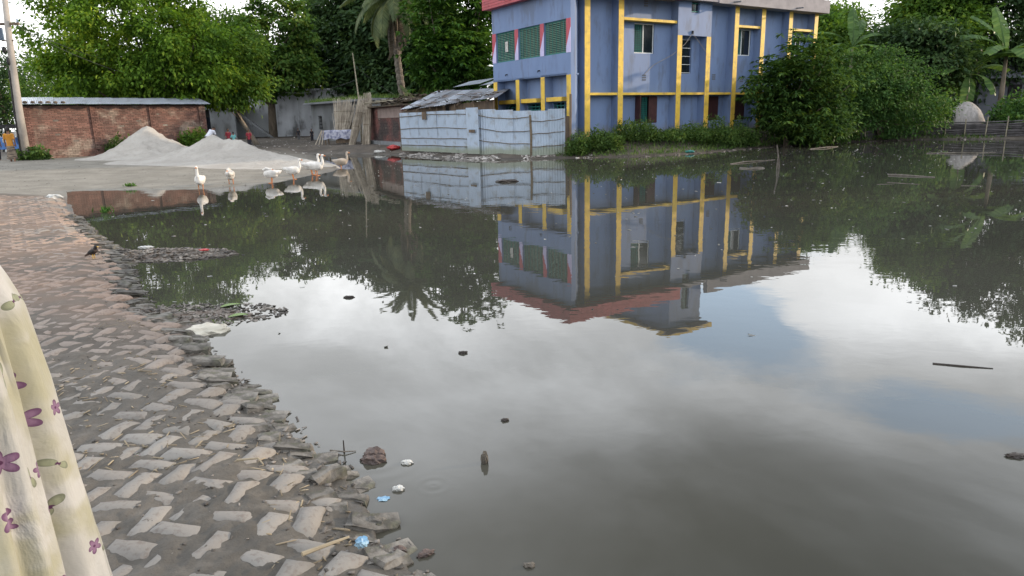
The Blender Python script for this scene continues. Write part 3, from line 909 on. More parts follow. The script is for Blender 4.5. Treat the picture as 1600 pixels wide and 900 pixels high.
# ------------------------------------------------------------------ brick shed on the left
def brick_face(name, mat, parent, L, Ht, x0=0., pitch=.26, course=.085, proud=.012, y=0., sides=()):
    """courses of bricks, standing a little proud of the mortar; runs along local x, faces -y"""
    rr = random.Random(int(L * 100)); g = MB()
    k = 0; z = .0
    while z < Ht - .03:
        x = x0 - (k % 2) * pitch / 2
        while x < x0 + L:
            s, e = max(x, x0), min(x + pitch - .014, x0 + L)
            if e - s > .03 and rr.random() > .015:
                j = rr.uniform(-.007, .007)
                g.box(s, e, y - proud + j, y + .02, z + .005, min(z + course - .012, Ht))
            x += pitch
        z += course; k += 1
    o = g.build(name, mat, parent); tag(o, kind='stuff'); return o


def corrugated(name, L, W, mat, amp=.012, pitch=.076, seg=4, sag=0.):
    """sheet with waves along x, length along y"""
    nx = max(4, int(W / pitch * seg)); ny = 6
    X, Y = np.meshgrid(np.linspace(0, W, nx + 1), np.linspace(0, L, ny + 1))
    Z = amp * np.sin(2 * np.pi * X / pitch) + sag * np.sin(np.pi * Y / L) * -1
    V = np.stack([X, Y, Z], -1).reshape(-1, 3); Vb = V.copy(); Vb[:, 2] -= .002
    i, j = np.meshgrid(np.arange(ny), np.arange(nx), indexing='ij'); w = nx + 1
    F = np.stack([i * w + j, i * w + j + 1, (i + 1) * w + j + 1, (i + 1) * w + j], -1).reshape(-1, 4)
    return np_mesh(name, np.vstack([V, Vb]), np.vstack([F, F[:, ::-1] + len(V)]), mat, True)


def build_shed():
    a = Vector((-23.51, 34.53)); e = Vector((-17.77, 41.82)); L = (e - a).length
    ang = math.atan2(e.y - a.y, e.x - a.x)
    t = empty('brick_shed', (a.x, a.y, .22), ang)
    tag(t, 'low red brick shed with flat tin roof behind the sand heaps', 'shed')
    Ht = 2.62; Dp = 3.2
    K = .36                                     # the gable runs back at a slant
    MB().prism([(.0, .012), (L, .012), (L + K * Dp, Dp), (K * Dp, Dp)], 'z', -.3, Ht).build('mortar_core', M['mortar'], t)
    brick_face('brick_courses', M['brick'], t, L, Ht, 0)
    # brick buttresses
    for x in (0.0, 3.05, 6.05, L - .38):
        o = brick_face('buttress', M['brick'], t, .38, Ht - .02, x, .19, .085, .10, -.0)
    # rafters and roof sheets
    for k in range(9): MB().tube([(.25 + k * (L - .5) / 8, -.22, Ht + .05), (.25 + k * (L - .5) / 8 + K * Dp, Dp + .1, Ht + .42)], .045, 8).build('rafter', M['wood'], t)
    MB().box(-.1, L + .1, .0, .09, Ht, Ht + .06).build('wall_plate', M['dark'], t)
    sh = corrugated('roof_sheet', Dp + .75, .80, M['tin_bright'])
    n = 13
    for k in range(n):
        link('roof_sheet', sh, t, (-.30 + k * (L + .35) / n, -.42 + random.uniform(-.05, .05), Ht + .065 + .012 * (k % 2)), (math.atan2(.37, Dp), random.uniform(-.012, .012), -math.atan(K) + random.uniform(-.01, .01)))
    for k in range(6):
        d = MB().ball((0, 0, 0), (.12, .1, .07), 7, 5)
        d.build('roof_rubble', M['thatch'], t, False, (.15 + k * .33, -.25, Ht + .16), (0, 0, k))


build_shed()


# ------------------------------------------------------------------ corrugated tin fence
def build_fence():
    t = empty('tin_fence', (-1.3, 31., .2))
    tag(t, 'pale blue corrugated tin fence with bamboo rails in front of the building', 'fence')
    inv = Vector(t.location)
    def panel(a, b, zb, ztop, n, rails, mat=None, drop=.0):
        a = Vector((*a, 0)); b = Vector((*b, 0)); d = (b - a); L = d.length; u = d.normalized(); nrm = Vector((u.y, -u.x, 0))
        W = L / n
        ang = math.atan2(u.y, u.x)
        for k in range(n):
            f = (k + .5) / n; z0 = zb[0] * (1 - f) + zb[1] * f - .10; z1 = ztop[0] * (1 - f) + ztop[1] * f + random.uniform(-.015, .015)
            me = corrugated('sheet', z1 - z0, W + .04, M_FENCE, .017, .12)
            p = a + u * (k * W) + nrm * (.012 * (k % 2)); p.z = z0
            link('sheet', me, t, p - inv, (R(90) + random.uniform(-.015, .015), 0, ang))
        for fz, sag in rails:
            pts = []
            for k in range(9):
                f = k / 8; p = a + d * f + nrm * (.045 + .01 * math.sin(k * 2.1)); h = ztop[0] * (1 - f) + ztop[1] * f; l = zb[0] * (1 - f) + zb[1] * f
                p.z = l + (h - l) * fz - sag * math.sin(math.pi * f) + .012 * math.sin(k * 1.7 + fz * 9); pts.append(p - inv)
            MB().tube(pts, .017, 6).build('rail', M['bamboo'], t)
    panel((-5.44, 35.9), (-1.80, 31.55), (.32, .30), (2.06, 2.10), 7, ((.89, -.06), (.55, -.05), (.30, .0), (.10, -.02)))
    panel((-1.83, 31.42), (-1.28, 30.80), (.29, .29), (2.20, 2.14), 1, ())
    panel((-1.31, 30.95), (.95, 30.0), (.30, .10), (2.10, 1.98), 3, ((.86, .10), (.56, .10), (.27, .05)))
    panel((.98, 29.90), (2.40, 30.28), (.10, .14), (1.95, 2.05), 2, ((.78, .04), (.50, .02), (.20, .0)))
    for (x, y, z0, z1, r) in ((-5.46, 35.98, .2, 2.0, .04), (-1.82, 31.62, .2, 2.15, .045), (.955, 29.88, .0, 1.80, .05), (.93, 30.12, 0, 1.9, .04), (-3.6, 33.82, .2, 2.1, .04)):
        MB().tube([Vector((x, y, z0)) - inv, Vector((x + .02, y, (z0 + z1) / 2)) - inv, Vector((x - .01, y + .02, z1)) - inv], r, 8).build('post', M['bamboo'], t)
    MB().box(2.42, 2.62, 30.28, 30.34, .2, 1.72).build('board', M['wood'], t, False, -inv)
    MB().tube([Vector((2.66, 30.2, .2)) - inv, Vector((2.68, 30.2, 2.62)) - inv], .05, 8).build('post', M['wood'], t)
    for (x, y, z, w, h) in ((-4.0, 34.09, 1.90, .34, .36), (-1.58, 31.02, 1.18, .40, .13)):
        MB().box(-w / 2, w / 2, -.03, .0, -h / 2, h / 2).build('patch_board', M['wood'], t, False, Vector((x, y, z)) - inv, (0, 0, R(-49)))


M_FENCE = pm('fence_tin', (.36, .43, .53), (.31, .38, .47), .8, .45, .12, 6, objrand=.16, metal=.25, c3=(.22, .20, .17), s3=1.7, f3=.5, bdist=.02)
def fence_stain(m):
    q = NT(m.node_tree); b = m.node_tree.nodes['Principled BSDF']
    old = b.inputs['Base Color'].links[0].from_socket
    p = q.n('ShaderNodeNewGeometry').outputs['Position']
    z = q.m('ADD', q.sep(p)[2], q.m('MULTIPLY', q.m('SUBTRACT', q.noise(p, 2.2, 4), .5), .45))
    q.put(b.inputs['Base Color'], q.mix(q.ramp(z, .30, .62, .75, 0.), old, (.20, .22, .13)))
fence_stain(M_FENCE)
build_fence()


# ------------------------------------------------------------------ lean-to hut behind the fence
M_OLDTIN = pm('old_tin', (.24, .26, .30), (.15, .16, .18), 1.1, .5, .2, 6, objrand=.3, metal=.3, c3=(.13, .085, .06), s3=1.6, f3=.7, bdist=.01)


def build_leanto():
    t = empty('lean_to_hut', (-2.8, 36.6, .35))
    tag(t, 'ramshackle hut with patched tin roof behind the tin fence', 'hut')
    o = Vector(t.location)
    A, B_ = Vector((-5.55, 36.7, 2.22)), Vector((-.55, 33.0, 2.62))      # front eave
    C, Dd = Vector((.15, 35.6, 3.12)), Vector((-3.9, 40.2, 3.25))        # rear
    def P(u, v): return (A * (1 - u) + B_ * u) * (1 - v) + (Dd * (1 - u) + C * u) * v
    n = 8
    for k in range(n):
        u0, u1 = k / n - .01, (k + 1) / n + .02; dz = random.uniform(0, .05); e = random.uniform(-.08, .03)
        mb = MB(); seg = 24; vs = []
        for j in range(2):
            for i in range(seg + 1):
                p = P(u0 + (u1 - u0) * i / seg, e if j == 0 else 1.0); vs.append(p - o + Vector((0, 0, dz + .012 * math.sin(i * 1.57))))
        w = seg + 1
        mb.add(vs, [(i, i + 1, w + i + 1, w + i) for i in range(seg)])
        mb.build('roof_sheet', M_OLDTIN if k % 3 else M['tin_bright'], t, True)
    for k in range(7):
        u = (k + .5) / 7
        MB().tube([P(u, -.06) - o - Vector((0, 0, .06)), P(u, 1) - o - Vector((0, 0, .06))], .04, 6).build('rafter', M['wood'], t)
    for k in range(6):
        u = .02 + .96 * k / 5; p = P(u, .03) - o
        MB().tube([Vector((p.x, p.y, -.2)), p - Vector((0, 0, .08))], .05, 7).build('post', M['wood'], t)
    w = MB()
    for u0, u1 in ((.0, .48), (.52, .97)):
        a, b = P(u0, .08) - o, P(u1, .08) - o
        w.add([(a.x, a.y, -.2), (b.x, b.y, -.2), (b.x, b.y, b.z - .1), (a.x, a.y, a.z - .1)], [(0, 1, 2, 3)])
    a, b = P(0, .08) - o, P(0, .95) - o
    w.add([(a.x, a.y, -.2), (b.x, b.y, -.2), (b.x, b.y, b.z - .1), (a.x, a.y, a.z - .1)], [(0, 1, 2, 3)])
    w.build('wall', M['wood'], t)
    for k in range(46):           # bits of thatch and planks that weigh the roof down
        u, v = random.uniform(.08, .98), random.uniform(.0, .55)
        p = P(u, v) - o + Vector((0, 0, .09)); d = Vector((random.uniform(-.5, .5), random.uniform(-.3, .3), random.uniform(-.05, .05)))
        MB().beam(p - d * .6, p + d * .6, random.uniform(.03, .09), .02).build('roof_plank', M['thatch'] if k % 3 else M['wood'], t)
    # upper roof behind
    up = MB()
    for k in range(5):
        a = Vector((-3.0 + k * .75, 39.6 - k * .6, 3.42 + .05 * (k % 2))) - o; b = a + Vector((.82, -.66, .06)); c = b + Vector((.9, 1.2, .35)); d = a + Vector((.9, 1.2, .35))
        MB().add([a, b, c, d], [(0, 1, 2, 3)]).build('upper_roof_sheet', M['tin_bright'], t)


build_leanto()


# ------------------------------------------------------------------ buildings at the back of the yard
def build_back():
    # sooty brick hut beside the tin fence
    a = Vector((-9.0, 45.4)); e = Vector((-5.5, 38.4)); L = (e - a).length
    t = empty('brick_hut', (a.x, a.y, .25), math.atan2(e.y - a.y, e.x - a.x))
    tag(t, 'sooty brick hut with sagging dark roof beside the tin fence', 'hut')
    Ht = 2.25
    MB().box(0, L, .012, 3., -.3, Ht).build('mortar_core', M['mortar'], t)
    brick_face('brick_courses', M['brick_dark'], t, L, Ht)
    MB().box(2.6, 7.2, -.03, -.0125, Ht - .62, Ht - .05).build('plaster_band', pm('pinkish_plaster', (.30, .24, .22), (.22, .17, .155), 1.5, .9, .4, 10), t)
    MB().box(-.1, L, -.25, -.02, -.3, .30).build('plinth', M['plaster_grey'], t)
    th = MB(); rr = random.Random(4)
    for k in range(150):
        x = rr.uniform(-.4, L + .2); y = rr.uniform(-.5, 3.); z = Ht + .08 + (y + .5) * .16 + rr.uniform(0, .2)
        a_ = rr.uniform(-.5, .5); l = rr.uniform(.3, 1.0)
        th.beam((x, y, z), (x + l * math.cos(a_), y + l * math.sin(a_), z + rr.uniform(-.08, .08)), rr.uniform(.04, .16), .025)
    tag(th.build('roof_litter', M['thatch'], t), kind='stuff')
    MB().box(-.3, L + .1, -.4, 3., Ht, Ht + .08).build('roof', M['thatch'], t)
    for k in range(6): MB().tube([(-.6 + k * 1.2, -.55, Ht + .22 + .03 * k), (.9 + k * 1.25, -.45, Ht + .26)], .03, 6).build('roof_pole', M['bamboo_pale'], t)
    MB().box(.0, 1.7, -.6, -.42, Ht - .35, Ht - .29).build('awning', M['thatch'], t)

    # grey plastered house with the jute sticks in front
    a = Vector((-15.15, 55.)); e = Vector((-8.6, 47.2)); L = (e - a).length
    t = empty('grey_house', (a.x, a.y, .3), math.atan2(e.y - a.y, e.x - a.x))
    tag(t, 'low grey plastered house with grass on its flat roof', 'house')
    Ht = 2.75
    hs = [(1.15, 1.75, .9, 1.9), (5.6, 6.5, -.2, 1.75)]
    wall_plane('wall', M['plaster_grey'], t, 'y', 0, .25, 0, L, -.3, Ht, hs)
    wall_plane('wall', M['plaster_grey'], t, 'x', 0, .25, .25, 5., -.3, Ht)
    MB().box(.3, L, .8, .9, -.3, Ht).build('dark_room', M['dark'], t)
    MB().box(-.35, L + .2, -.45, 5.2, Ht, Ht + .14).build('roof_slab', M['plaster_grey'], t)
    w = MB()
    for k in range(4): w.box(1.15, 1.75, .08, .11, 1.0 + k * .25, 1.04 + k * .25)
    w.build('window', M['dark'], t)
    ar = MB()
    pts = [(5.6 + .45 - .45 * math.cos(math.pi * i / 10), 1.75 - .02 + .0 + .38 * math.sin(math.pi * i / 10)) for i in range(11)]
    ar.prism(pts, 'y', -.02, .0).build('door_arch', M['dark'], t)
    gv = []; gf = []
    for k in range(2600):
        x, y = random.uniform(-.3, L), random.uniform(-.4, 2.6); h = random.uniform(.12, .42); w_ = .02; dx, dy = random.gauss(0, .08), random.gauss(0, .08)
        b = len(gv); an = random.uniform(0, 3.14)
        gv += [(x - w_ * math.cos(an), y - w_ * math.sin(an), Ht + .13), (x + w_ * math.cos(an), y + w_ * math.sin(an), Ht + .13), (x + dx, y + dy, Ht + .14 + h)]; gf.append((b, b + 1, b + 2))
    gm = bpy.data.meshes.new('roof_grass'); gm.from_pydata(gv, [], gf); gm.materials.append(L_WEED)
    tag(link('roof_grass', gm, t), kind='stuff')

    # old whitewashed building far behind the trees
    t = empty('whitewashed_building', (-21, 64, .3))
    tag(t, 'old stained whitewashed building behind the broad leaved tree', 'building')
    wall_plane('wall', M['plaster_white'], t, 'y', 0, .3, -3.0, 12.4, -.3, 4.2, [(5.2, 6.2, 1.3, 2.6)])
    wall_plane('wall', M['plaster_white'], t, 'y', 1.5, .3, 6.2, 12.6, 4.2, 5.3)
    wall_plane('wall', M['plaster_white'], t, 'x', -3.0, .3, .3, 6., -.3, 4.2)
    MB().box(-3.2, 12.6, -.25, 6.2, 4.2, 4.36).build('roof_slab', M['plaster_white'], t)
    MB().box(5.2, 6.2, .2, .26, 1.3, 2.6).build('window', M['dark'], t)
    for x in (1.9, 3.9): MB().box(x, x + .32, -.1, -.003, -.3, 4.1).build('pilaster', M['plaster_white'], t)
    for i in range(6):
        MB().box(3.95 + .1, 5.0, -.06, -.003, .45 + i * .55, .60 + i * .55).build('stain_ledge', M['plaster_grey'], t) if i % 2 else None
    MB().beam((-2.2, -2.6, 2.4), (.6, -2.2, .1), .5, .18).build('stair_slab', M['plaster_grey'], t)
    # open veranda on its left
    t = empty('veranda_house', (-27, 60, .3))
    tag(t, 'dark open veranda with thin roof slab behind the leaning tree', 'house')
    MB().box(-7.5, 4.2, -.2, 5., 2.7, 2.9).build('roof_slab', M['plaster_grey'], t)
    wall_plane('wall', M['plaster_grey'], t, 'y', 2.2, .25, -7.5, 4., -.3, 2.7, [(-.4, 1.6, .0, 2.1)])
    MB().box(-.4, 1.6, 2.3, 2.36, 0, 2.1).build('door', M['door_blue'], t)
    wall_plane('wall', M['plaster_grey'], t, 'y', 0, .25, 1.9, 4.0, -.3, 2.69)
    for x in (-6.8, -3.6, -.6): MB().box(x, x + .28, .02, .3, -.3, 2.69).build('pillar', M['plaster_grey'], t)


build_back()
# ------------------------------------------------------------------ vegetation
def unit(v):
    return v / np.maximum(np.linalg.norm(v, axis=-1, keepdims=True), 1e-9)


def leaves(name, P, Dr, N, Lg, Wd, mat, parent=None, fold=.18):
    """one kite shaped leaf per point: P base, Dr direction, N approximate normal"""
    n = len(P); Dr = unit(Dr); S = unit(np.cross(Dr, N)); U = unit(np.cross(S, Dr))
    Lg = np.broadcast_to(np.asarray(Lg, float), (n,))[:, None]; Wd = np.broadcast_to(np.asarray(Wd, float), (n,))[:, None]
    a = P; b = P + Dr * Lg * .45 + S * Wd * .5 + U * Wd * fold; c = P + Dr * Lg - U * Lg * .12; d = P + Dr * Lg * .45 - S * Wd * .5 + U * Wd * fold
    V = np.stack([a, b, c, d], 1).reshape(-1, 3)
    F = np.arange(n * 4).reshape(n, 4)
    me = np_mesh(name, V, F, mat)
    return link(name, me, parent)


def clumps_in(ells, n, rng, shell=.45):
    """clump centres spread through ellipsoids (cx,cy,cz,rx,ry,rz), towards the outside"""
    w = np.array([e[3] * e[4] * e[5] for e in ells]) ** .8; w /= w.sum()
    k = rng.choice(len(ells), n, p=w)
    d = unit(rng.normal(size=(n, 3)))
    r = shell + (1.05 - shell) * rng.random(n) ** .7
    r *= .82 + .36 * vnoise(d[:, 0] * 2.3 + k * 7 + 50, d[:, 2] * 2.3 + d[:, 1] * 2 + 40, 3)
    E = np.array(ells)[k]
    return E[:, :3] + d * r[:, None] * E[:, 3:], d


def make_tree(name, label, base, ells, nclump, per, clump_r, leaf, mat, bark, seed, trunk_r=.2, limbs=9, cat='tree', group=None, style='spray', lean=(0, 0), trunk_top=None, shell=.45, flat=.6):
    rng = np.random.default_rng(seed); rr = random.Random(seed)
    t = empty(name, base); tag(t, label, cat, group)
    o = np.array(base)
    C, dirs = clumps_in(ells, nclump, rng, shell)
    n = nclump * per
    ci = np.repeat(np.arange(nclump), per)
    cs = clump_r * (.6 + .8 * rng.random(nclump))[ci][:, None]
    off = rng.normal(size=(n, 3)) * np.array([1, 1, flat]) * .42
    P = C[ci] + off * cs
    if style == 'spray':          # fine leaflets on drooping sprays
        D = unit(dirs[ci] * .5 + off * .8 + rng.normal(size=(n, 3)) * .5 + np.array([0, 0, -.45]))
        N = unit(rng.normal(size=(n, 3)) * .35 + unit(off) * .9 + np.array([0, 0, .7]))
        L = leaf[0] * (.7 + .6 * rng.random(n)); W = leaf[1] * (.7 + .6 * rng.random(n))
    else:                         # whorls of longer leaves that hang from the shoot tips
        wn = max(1, per // 8)
        tip = C[ci] + (rng.normal(size=(nclump, wn, 3)) * np.array([1, 1, .7]) * clump_r * .55)[ci, np.tile(np.arange(per) % wn, nclump)]
        an = rng.random(n) * 2 * np.pi
        dr = rng.uniform(-.75, .15, n)
        D = unit(np.stack([np.cos(an), np.sin(an), dr], -1) + dirs[ci] * .25)
        N = unit(np.stack([np.cos(an) * .5, np.sin(an) * .5, np.ones(n)], -1))
        P = tip; L = leaf[0] * (.7 + .6 * rng.random(n)); W = leaf[1] * (.8 + .4 * rng.random(n))
    P[:, 2] = np.maximum(P[:, 2], .15 + .2 * rng.random(n))
    leaves('crown', P - o, D, N, L, W, mat, t)
    # trunk and limbs
    top = np.array(trunk_top) if trunk_top is not None else np.array([np.average([e[0] for e in ells]), np.average([e[1] for e in ells]), np.average([e[2] for e in ells])])
    tb = MB(); m1 = o + (top - o) * .35 + np.array([lean[0], lean[1], 0.]); m2 = o + (top - o) * .7 + np.array([lean[0] * .8, lean[1] * .8, 0.])
    path = [o - np.array([0, 0, .25]), o + np.array([0, 0, .05]), m1, m2, top]
    tb.tube([p - o for p in path], [trunk_r * 1.35, trunk_r * 1.1, trunk_r * .85, trunk_r * .6, trunk_r * .25], 9)
    for k in range(limbs):
        c = C[rr.randrange(nclump)]; f = rr.uniform(.4, .95)
        s = o + (m1 - o) * min(1, f / .5) if f < .5 else m1 + (top - m1) * (f - .5) / .5
        mid = s * .5 + c * .5 + np.array([rr.uniform(-.3, .3), rr.uniform(-.3, .3), -.1 * np.linalg.norm(c - s)])
        r0 = trunk_r * .45 * (1.1 - f * .6)
        tb.tube([s - o, mid - o, c - o], [r0, r0 * .6, r0 * .2], 6)
    tb.build('trunk', bark, t, True)
    return t


# left side
make_tree('neem_tree', 'large bright yellow-green tree spreading over the brick shed', (-21.6, 46.2, .3),
          [(-24.2, 46., 7.4, 5.2, 4.2, 4.8), (-20.6, 45.4, 6.3, 3.6, 3., 3.6), (-25.4, 45.5, 4.9, 3.4, 3., 2.2)], 330, 150, 1.0, (.27, .14), L_NEEM, M['bark'], 1, .30, 16, lean=(.3, 0))
make_tree('neem_tree', 'leaning thin-trunked tree right of the brick shed', (-17.1, 48., .3),
          [(-19.3, 48.6, 6.2, 2.7, 2.4, 2.9), (-18.2, 48.2, 4.3, 1.8, 1.8, 1.4)], 150, 140, .9, (.26, .13), L_NEEM2, M['bark_pale'], 2, .15, 10, lean=(-.4, 0))
make_tree('broadleaf_tree', 'upright broad leaved tree with dark trunk in the yard', (-20.6, 62., .3),
          [(-19.8, 61.5, 8.9, 3.5, 3., 3.0), (-20.6, 61., 5.7, 2.6, 2.4, 1.5), (-18.2, 61., 5.9, 2.4, 2.2, 1.6)], 120, 95, .95, (.36, .24), L_BROAD, M['bark'], 3, .36, 14, style='spray', trunk_top=(-20.2, 62, 9.))
for i, (x, y, ells, lab) in enumerate((
        (-27., 66., [(-27.5, 68., 6.5, 4.2, 3., 4.0)], 'green tree rising behind the dark veranda'),
        (-14.6, 68., [(-15.2, 68., 8.0, 4.2, 3.5, 5.6), (-13.5, 66, 5.6, 3.5, 3., 2.6)], 'dark dense tree left of the date palm'),
        (-10., 66., [(-10.6, 66., 8.6, 4.2, 3.4, 6.0), (-10., 63.5, 5.0, 3.4, 2.6, 2.6)], 'dark dense tree directly behind the date palm'),
        (-5.8, 60., [(-6.0, 62., 6., 3.6, 2.8, 5.4)], 'dark tree between date palm and leafy green tree'))):
    make_tree('mango_tree', lab, (x, y, .3), ells, 200, 130, 1.4, (.50, .24), L_DARK if i else L_NEEM2, M['bark'], 20 + i, .34, 8, group='dark trees behind the yard')
make_tree('leafy_tree', 'fresh green leafy tree beside the blue building', (-3.6, 48., .3),
          [(-3.2, 48., 8.6, 2.6, 2.4, 3.6), (-2.9, 47.4, 5.1, 2.5, 2.2, 2.2), (-4.4, 47.6, 5.6, 1.5, 1.5, 2.0)], 210, 112, 1.0, (.40, .17), L_MID, M['bark_pale'], 5, .22, 12, style='whorl')
# right side
make_tree('bank_tree', 'dark drooping-leaved tree in front of the yellow fins', (13.8, 34.9, .2),
          [(13.0, 34.1, 2.8, 1.7, 1.4, 1.3), (14.7, 34.6, 3.5, 1.8, 1.6, 1.8), (14.0, 34.4, 1.5, 1.7, 1.3, 1.0)], 150, 96, .7, (.30, .10), L_BUSHD, M['bark'], 6, .13, 12, style='whorl', lean=(-.2, 0))
make_tree('bank_bush', 'rounded light green bush beside the bamboo fence on the right bank', (20.3, 38.4, .2),
          [(18.3, 37.9, 2.5, 2.3, 1.6, 2.1), (21.3, 38.3, 1.9, 2.1, 1.5, 1.7), (20.0, 38.2, 3.3, 1.7, 1.4, 1.5), (17.2, 37.3, 1.0, 1.6, 1.2, 1.0)], 330, 110, .62, (.15, .075), L_BUSH, M['bark'], 7, .10, 14, cat='bush')
make_tree('bank_bush', 'low dark bush between the drooping tree and the light green bush', (16.2, 36.4, .2),
          [(16.0, 36.2, 1.7, 1.5, 1.2, 1.9), (15.2, 35.3, .9, 1.6, .9, .9)], 130, 100, .6, (.18, .085), L_BUSHD, M['bark'], 8, .08, 8, cat='bush')
for i, (x, y, ells, lab, mt) in enumerate((
        (20.5, 49., [(20.8, 49., 4.6, 3.2, 2.4, 2.9)], 'green tree behind the left banana plant', L_NEEM2),
        (26., 46.5, [(26.1, 46.3, 4.6, 3.2, 2.2, 2.1), (24.6, 46., 3.6, 2., 1.8, 1.5)], 'dark small-leaved tree left of the right banana plant', L_DARK),
        (31.5, 53., [(31.4, 53., 7.2, 3.0, 2.8, 4.4)], 'tall green tree above the dark small-leaved tree', L_NEEM2),
        (36.5, 54., [(36.2, 54., 8.4, 3.8, 3., 6.2)], 'tall dark tree behind the right banana plant', L_DARK),
        (43.5, 53., [(43., 53., 10., 4.6, 3.6, 7.8)], 'tallest dark tree at the far right edge', L_BUSHD),
        (20.5, 56., [(24.5, 57., 6.2, 3.4, 3., 3.4)], 'distant green tree behind the left banana leaves', L_NEEM2))):
    make_tree('bank_tree', lab, (x, y, .4), ells, 200, 120, 1.2, (.36, .18), mt, M['bark'], 40 + i, .26, 8, group='trees on the right bank')
for i, (x, y, z, s, lab) in enumerate(((-31.5, 58., 3.2, 3., 'small dark tree behind the electric pole'), (-45., 72., 5., 4.6, 'far green tree at the left edge of the road'), (-38., 66., 4., 3.8, 'hazy round tree left of the electric pole'))):
    make_tree('roadside_tree', lab, (x, y, .3), [(x, y, z, s, s * .8, s * .9)], 110, 80, 1.2, (.34, .13), L_BROAD, M['bark'], 60 + i, .2, 6, group='trees along the far road')


def belt(name, label, spots, mat, seed, per=60):
    rng = np.random.default_rng(seed); P = []; Dv = []
    for (x, y, z, rx, ry, rz) in spots:
        C, d = clumps_in([(x, y, z, rx, ry, rz)], 70, rng)
        ci = np.repeat(np.arange(70), per)
        off = rng.normal(size=(70 * per, 3)) * .7
        P.append(C[ci] + off); Dv.append(unit(off + rng.normal(size=off.shape) * .4 + np.array([0, 0, -.3])))
    P = np.vstack(P); Dv = np.vstack(Dv); P[:, 2] = np.maximum(P[:, 2], .2)
    N = unit(RNG.normal(size=P.shape) * .5 + np.array([0, 0, 1.]))
    o = leaves(name, P, Dv, N, .55, .24, mat)
    tb = MB()
    for (x, y, z, rx, ry, rz) in spots:
        tb.tube([(x, y, -.2), (x + .2, y, z * .6), (x - .1, y, z + rz * .5)], [.32, .24, .08], 7)
    tb.build('trunks', M['bark'], o)
    tag(o, label, kind='stuff'); return o


belt('far_tree_belt', 'belt of far trees closing the view behind the yard',
     [(x, 88 + 6 * math.sin(x), 4.5 + 1.5 * math.sin(x * 1.7), 5.5, 4., 4.5 + 1.3 * math.cos(x * .9)) for x in range(-130, -2, 8)] +
     [(x, 82, 5.5, 5.5, 4., 5.) for x in range(20, 84, 8)], L_DARK, 77)
belt('assumed_shade_trees', 'assumed trees along the right bank, added out of view to give shade',
     [(41., 33., 4., 4., 4., 3.5), (40., 26., 6., 4., 4., 5.5), (42., 17., 6.5, 4., 4., 6.), (41., 8., 6., 4., 4., 5.5), (46., 0., 6.5, 5., 5., 6.)], L_BUSHD, 78, 130)  # assumed trees outside the view, added to shade the road and pond


# ------------------------------------------------------------------ date palm
def frond_mesh(name, Lg, droop, mat, nl=34, ll=.42, hang=.2, seed=0):
    """feather leaf: midrib along +x from the origin, curving down, with leaflets both sides"""
    rng = np.random.default_rng(seed)
    s = np.linspace(0, 1, 15)
    ang = .75 - droop * s ** 1.3
    dx = np.cos(ang); dz = np.sin(ang)
    px = np.concatenate([[0], np.cumsum(dx[:-1] * Lg / 14)]); pz = np.concatenate([[0], np.cumsum(dz[:-1] * Lg / 14)])
    mb = MB().tube([(x, 0, z) for x, z in zip(px, pz)], [.035 * (1 - .85 * t) + .004 for t in s], 5)
    for k in range(nl):
        t = .1 + .88 * k / (nl - 1)
        x = np.interp(t, s, px); z = np.interp(t, s, pz); a = np.interp(t, s, ang)
        tl = ll * (math.sin(math.pi * min(1, t * .95 + .08)) * .75 + .3)
        for sd in (-1, 1):
            f = .85 + rng.random() * .3
            d = Vector((math.cos(a) * .75, sd * .75, math.sin(a) * .75 - hang + .25 * (1 - hang))).normalized() * tl * f
            d.z -= hang * tl * .5
            w = Vector((math.cos(a), 0, math.sin(a))) * .042
            p = Vector((x, 0, z)); m_ = p + d * .55 + Vector((0, 0, .02))
            mb.add([p - w * .6, p + w * .6, m_ + w, p + d, m_ - w], [(0, 1, 2, 4), (4, 2, 3)])
    return mb.mesh(name, mat)


def build_palm(base, label, height, nlive, ndead, seed, bend=(0, 0), s=1., trunk_r=.24):
    rr = random.Random(seed)
    t = empty('date_palm', base); tag(t, label, 'palm tree')
    pts = []; rad = []
    n = 46
    for k in range(n + 1):
        f = k / n
        pts.append((bend[0] * math.sin(f * 1.9), bend[1] * f, -.2 + (height + .2) * f))
        rad.append(trunk_r * (1.25 - .35 * f + (.5 * (1 - f) ** 8)) * (1 + .10 * ((k % 2) * 2 - 1)) * (1.2 if f > .86 else 1))
    MB().tube(pts, rad, 11).build('trunk', M['palm_bark'], t)
    top = Vector(pts[-1])
    live = [frond_mesh('frond', 3.3 * s, d, L_PALM, 52, .62 * s, .35, i) for i, d in enumerate((.8, 1.2, 1.5))]
    dead = [frond_mesh('dead_frond', 3.0 * s, d, L_DEAD, 46, .40 * s, .75, 9 + i) for i, d in enumerate((.55, .9))]
    for k in range(nlive):
        f = k / nlive; a = k * 2.399 + rr.uniform(-.2, .2)
        el = R(55) * (1 - f) ** 1.2 - R(58) * f
        link('frond', live[min(2, int(f * 3))], t, top + Vector((math.cos(a) * .12, math.sin(a) * .12, .15 - .3 * f)), (0, -(el - .35), a), rr.uniform(.85, 1.1))
    for k in range(ndead):
        a = k * 2.399 + rr.uniform(-.3, .3)
        link('dead_frond', dead[k % 2], t, top + Vector((math.cos(a) * .16, math.sin(a) * .16, -.3 - rr.uniform(0, .5))), (0, R(112) + rr.uniform(-.1, .25), a), rr.uniform(.8, 1.1))
    return t


build_palm((-7.15, 52., .3), 'tall date palm with a skirt of dead brown fronds', 10.0, 34, 30, 3, (-.75, .2), 1.15)
build_palm((-6.1, 50.5, .3), 'young stemless palm fronds at the foot of the date palm', 1.6, 14, 2, 5, (0, 0), .8, .16)


